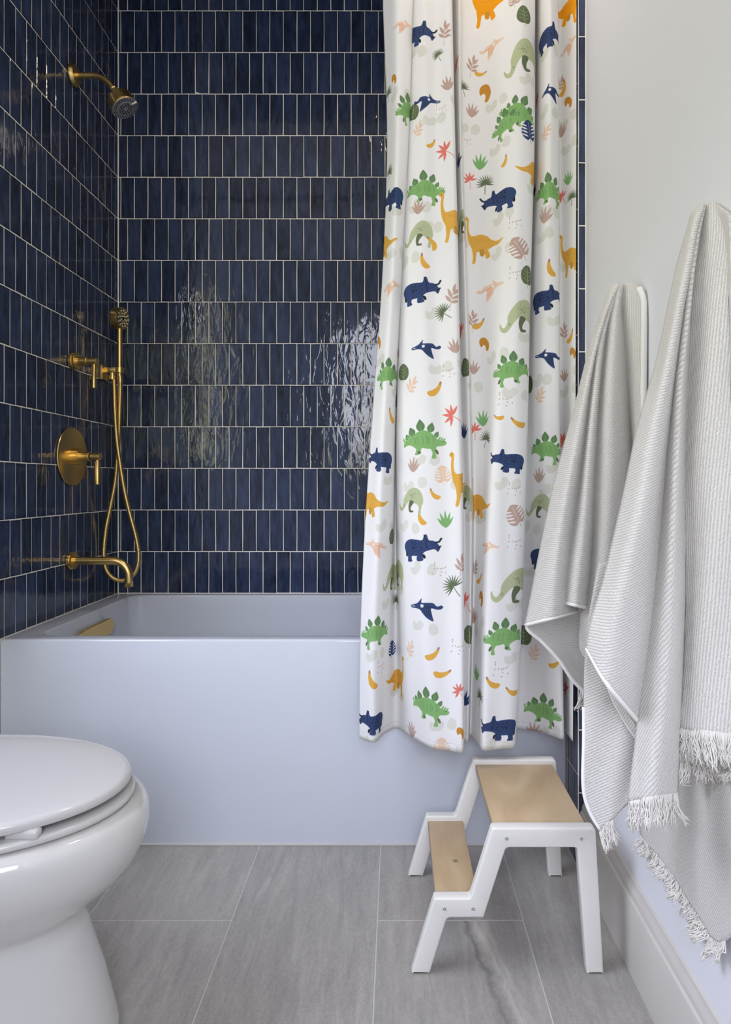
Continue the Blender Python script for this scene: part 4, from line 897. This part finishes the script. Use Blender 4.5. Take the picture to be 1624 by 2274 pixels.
def fringe(name, hem, n_, length, m, parent, drift=(0, 0, 0), seed=1, rad=0.0009, clump=11):
    r = np.random.default_rng(seed); bm = bmesh.new(); d = np.r_[0, np.cumsum(np.linalg.norm(np.diff(hem, axis=0), axis=1))]
    cl = r.normal(0, 1, (200, 3))
    for i in range(n_):
        t = (i + r.uniform(-.4, .4)) / n_ * d[-1]; t = min(max(t, 0), d[-1]); p = Vector([np.interp(t, d, hem[:, k]) for k in range(3)])
        c = cl[i // clump]; l = length * r.uniform(.82, 1.12); pts = [p + Vector((0, -.001, .004))]; sw = Vector((c[0] * .0035 + drift[0], c[1] * .0035 + drift[1], drift[2]))
        k1, k2 = r.normal(0, .0016, 3), r.normal(0, .0022, 3)
        for j in range(1, 6):
            q = j / 5; x = p + Vector((0, 0, -l * q)) + sw * q * q * 1.4 + Vector(k1) * math.sin(q * 5 + c[0]) + Vector(k2) * math.sin(q * 9 + c[1])
            x.x = min(x.x, XR - 0.003); pts.append(x)
        tube_bm(bm, pts, [rad * 1.0, rad * 1.1, rad, rad * 1.05, rad * 1.0, rad * .7], 5)
    o = from_bm(name, bm, m, parent); o['kind'] = 'stuff'; return o

# towel on the nearer peg -------------------------------------------------------
TB = tag(bpy.data.objects.new('bath_towel', None), 'larger ribbed pale towel with fringed ends, hanging nearest along the right wall', 'towel', 'ribbed bath towels on the right wall'); COL.objects.link(TB)
left = [(1556,458,.925),(1538,476,.925),(1533,495,.925),(1518,546,.925),(1503,605,.925),(1488,674,.925),(1473,749,.925),(1455,824,.925),(1437,883,.92),(1413,973,.92),(1391,1080,.915),(1361,1211,.91),(1340,1296,.905),(1314,1380,.90),(1304,1440,.90)]
mid1 = [(1562,455,.905),(1545,500,.895),(1532,570,.885),(1512,660,.88),(1494,760,.875),(1472,880,.87),(1448,1000,.868),(1425,1120,.866),(1400,1250,.866),(1375,1380,.866),(1358,1480,.866),(1350,1520,.866)]
la_ = [(1566,458,.925),(1552,510,.925),(1540,570,.925),(1528,644,.922),(1519,698,.92),(1507,809,.918),(1491,943,.915),(1482,1018,.912),(1475,1110,.91),(1463,1238,.905),(1450,1370,.90),(1438,1475,.90),(1421,1606,.90)]
lb0 = [(1562,458,.93),(1546,510,.93),(1534,570,.93),(1522,644,.925),(1513,698,.925),(1501,809,.922),(1486,943,.92),(1477,1018,.918),(1470,1110,.915),(1458,1238,.91),(1444,1370,.905),(1432,1475,.90),(1414,1640,.895),(1405,1712,.89),(1397,1779,.885)]
mid2 = [(1564,456,.91),(1550,520,.905),(1538,610,.90),(1526,720,.892),(1510,860,.885),(1502,1000,.88),(1496,1150,.876),(1490,1300,.872),(1480,1450,.868),(1466,1600,.865),(1450,1772,.86)]
lb_ = [(1568,458,.925),(1558,507,.925),(1554,537,.925),(1540,605,.92),(1534,674,.918),(1529,779,.915),(1525,898,.91),(1521,1018,.905),(1519,1158,.90),(1520,1317,.895),(1515,1475,.89),(1510,1607,.886),(1503,1763,.88)]
lc0 = [(1562,458,.925),(1552,507,.928),(1548,537,.928),(1534,605,.925),(1529,674,.922),(1524,779,.92),(1520,898,.915),(1517,1018,.91),(1517,1158,.905),(1517,1317,.90),(1515,1475,.895),(1513,1617,.885)]
mid3 = [(1585,452,.90),(1590,520,.88),(1585,620,.875),(1580,750,.87),(1575,900,.865),(1572,1050,.862),(1571,1200,.86),(1570,1350,.857),(1568,1480,.855),(1566,1626,.85)]
lc1 = [(1650,475,.86),(1660,560,.855),(1665,700,.85),(1668,900,.846),(1668,1100,.842),(1668,1300,.838),(1668,1480,.835),(1668,1640,.832)]
b1 = sheet([left, mid1, la_], 68, 10, 110, 0.004, .003, 1)
b2 = sheet([lb0, mid2, lb_], 28, 10, 110, 0.004, .002, 2)
b3 = sheet([lc0, mid3, lc1], 4, 10, 110, 0.0, .003, 3)
b0 = sheet([[(1330,1250,.985),(1306,1380,.985),(1299,1475,.985),(1298,1633,.98),(1298,1760,.975),(1312,1805,.97),(1334,1842,.965)], [(1400,1250,.965),(1385,1450,.965),(1375,1650,.96),(1368,1812,.955)], [(1470,1250,.95),(1465,1450,.95),(1445,1650,.945),(1415,1762,.94)]], 62, 10, 70, 0.0, .003, 4)
b0b = sheet([[(1340,1490,.935),(1362,1552,.93),(1388,1600,.93),(1420,1648,.925)], [(1352,1480,.915),(1372,1545,.912),(1396,1582,.91),(1426,1625,.91)]], 80, 6, 30, 0, 0, 5)
b4 = sheet([[(1490,1500,.93),(1500,1692,.925)], [(1560,1500,.90),(1562,1694,.895)], [(1660,1500,.845),(1665,1692,.84)]], 5, 8, 40, 0, .002, 6)
b5 = sheet([[(1420,1690,1.17),(1418,1780,1.165),(1424,1852,1.16)], [(1480,1650,1.055),(1480,1780,1.055),(1492,1935,1.04)], [(1545,1640,.955),(1548,1850,.95),(1552,2030,.94)], [(1600,1640,.885),(1604,1880,.88),(1602,2092,.87)], [(1680,1640,.80),(1682,1850,.80),(1680,1995,.80)]], 40, 8, 60, 0, .003, 7)
sheets_to_mesh('cloth', [b1, b2, b3, b0, b4, b5], M_TB, TB)
sheets_to_mesh('fold_lining', [b0b], M_TB, TB, 0.004)
band('binding', edge_of(b1[0], 'bottom'), M_BAND, TB, .0034)
band('binding', edge_of(b0[0], 'left', .55), M_BAND, TB, .0034)
band('binding', edge_of(b0b[0], 'left'), M_BAND, TB, .0026)
fringe('fringe', edge_of(b2[0], 'bottom') + [0, -.002, 0], 120, .036, M_FR, TB, (.0, -.004, 0), 1)
fringe('fringe', edge_of(b3[0], 'bottom') + [0, -.002, 0], 190, .039, M_FR, TB, (.004, -.003, 0), 2)
fringe('fringe', edge_of(b4[0], 'bottom'), 150, .027, M_FR, TB, (0, 0, 0), 3)
fringe('fringe', edge_of(b5[0], 'bottom', 0, .80), 330, .027, M_FR, TB, (-.008, .005, 0), 4)
fringe('fringe', edge_of(b0[0], 'bottom', 0, .42), 80, .030, M_FR, TB, (.006, -.002, 0), 5)
# towel on the farther peg ------------------------------------------------------
TA = tag(bpy.data.objects.new('bath_towel', None), 'smaller ribbed pale towel with white binding, hanging nearest the shower curtain', 'towel', 'ribbed bath towels on the right wall'); COL.objects.link(TA)
al = [(1372,630,1.20),(1358,640,1.205),(1347,668,1.21),(1329,719,1.215),(1314,764,1.22),(1294,839,1.225),(1276,913,1.23),(1255,988,1.235),(1229,1090,1.24),(1203,1211,1.245),(1182,1317,1.25),(1168,1388,1.25)]
am = [(1374,629,1.185),(1350,680,1.18),(1326,760,1.18),(1306,850,1.18),(1287,950,1.18),(1266,1060,1.18),(1246,1180,1.18),(1230,1290,1.18),(1222,1374,1.185)]
ar_ = [(1376,632,1.20),(1352,690,1.205),(1330,758,1.21),(1318,820,1.21),(1308,913,1.215),(1299,1003,1.215),(1289,1100,1.22),(1277,1190,1.22),(1272,1280,1.22),(1284,1357,1.22)]
a2l = [(1372,634,1.205),(1346,695,1.21),(1324,758,1.215),(1313,820,1.215),(1303,913,1.215),(1294,1003,1.215),(1284,1090,1.212),(1271,1180,1.21),(1258,1264,1.205),(1254,1338,1.20)]
a2m = [(1374,632,1.19),(1352,700,1.185),(1334,770,1.182),(1325,850,1.18),(1316,940,1.18),(1307,1040,1.178),(1298,1150,1.176),(1288,1260,1.174),(1280,1344,1.172)]
a2r = [(1378,636,1.205),(1356,690,1.205),(1347,730,1.208),(1342,785,1.21),(1334,854,1.21),(1328,943,1.21),(1323,1033,1.21),(1319,1106,1.205),(1315,1211,1.20),(1310,1280,1.20),(1306,1350,1.20)]
a3l = [(1364,640,1.205),(1348,690,1.21),(1342,730,1.212),(1337,785,1.214),(1329,854,1.214),(1323,943,1.214),(1317,1033,1.214),(1313,1106,1.21),(1309,1211,1.207),(1302,1290,1.205),(1290,1375,1.20),(1289,1440,1.20),(1300,1462,1.20)]
a3m = [(1378,632,1.185),(1368,690,1.18),(1362,780,1.175),(1358,880,1.172),(1356,990,1.17),(1354,1100,1.168),(1350,1220,1.166),(1346,1340,1.164),(1344,1460,1.164)]
a3r = [(1386,634,1.20),(1380,690,1.20),(1383,719,1.20),(1388,779,1.20),(1394,854,1.20),(1400,928,1.20),(1406,1003,1.20),(1408,1150,1.20),(1408,1300,1.20),(1408,1460,1.20)]
a4l = [(1376,636,1.20),(1377,690,1.205),(1380,719,1.205),(1385,779,1.205),(1391,854,1.205),(1397,928,1.205),(1402,1003,1.205),(1405,1200,1.205)]
a4m = [(1398,628,1.185),(1404,690,1.175),(1410,780,1.172),(1412,880,1.172),(1415,1000,1.172),(1418,1200,1.17)]
a4r = [(1420,640,1.165),(1429,662,1.158),(1431,700,1.155),(1431,760,1.155),(1430,850,1.155),(1430,950,1.155),(1432,1200,1.155)]
A1 = sheet([al, am, ar_], 80, 10, 100, 0.004, .002, 8); A2 = sheet([a2l, a2m, a2r], 84, 8, 100, .004, .001, 9)
A3 = sheet([a3l, a3m, a3r], 55, 10, 100, .002, .002, 10); A4 = sheet([a4l, a4m, a4r], 5, 8, 80, 0, .001, 11)
A0 = sheet([[(1240,1300,1.28),(1190,1360,1.28),(1170,1392,1.275),(1203,1424,1.275),(1242,1466,1.275),(1271,1509,1.275),(1297,1536,1.275)], [(1260,1300,1.285),(1240,1360,1.285),(1235,1400,1.285),(1262,1440,1.285),(1290,1480,1.285),(1308,1510,1.285),(1320,1530,1.285)], [(1330,1300,1.28),(1330,1360,1.28),(1332,1400,1.28),(1335,1440,1.28),(1340,1470,1.28),(1345,1500,1.28),(1350,1530,1.28)]], 82, 8, 60, 0, .001, 12)
sheets_to_mesh('cloth', [A1, A2, A3, A4, A0], M_TA, TA)
band('binding', edge_of(A1[0], 'bottom'), M_BAND, TA, .0036); band('binding', edge_of(A2[0], 'bottom'), M_BAND, TA, .0038)
band('binding', edge_of(A4[0], 'right', 0, .75), M_BAND, TA, .0055); band('binding', edge_of(A0[0], 'left', .33), M_BAND, TA, .0038)
fringe('fringe', np.array([unproj(1289, 1538, 1.22), unproj(1312, 1545, 1.22)]), 22, .034, M_FR, TA, (-.006, 0, 0), 9)
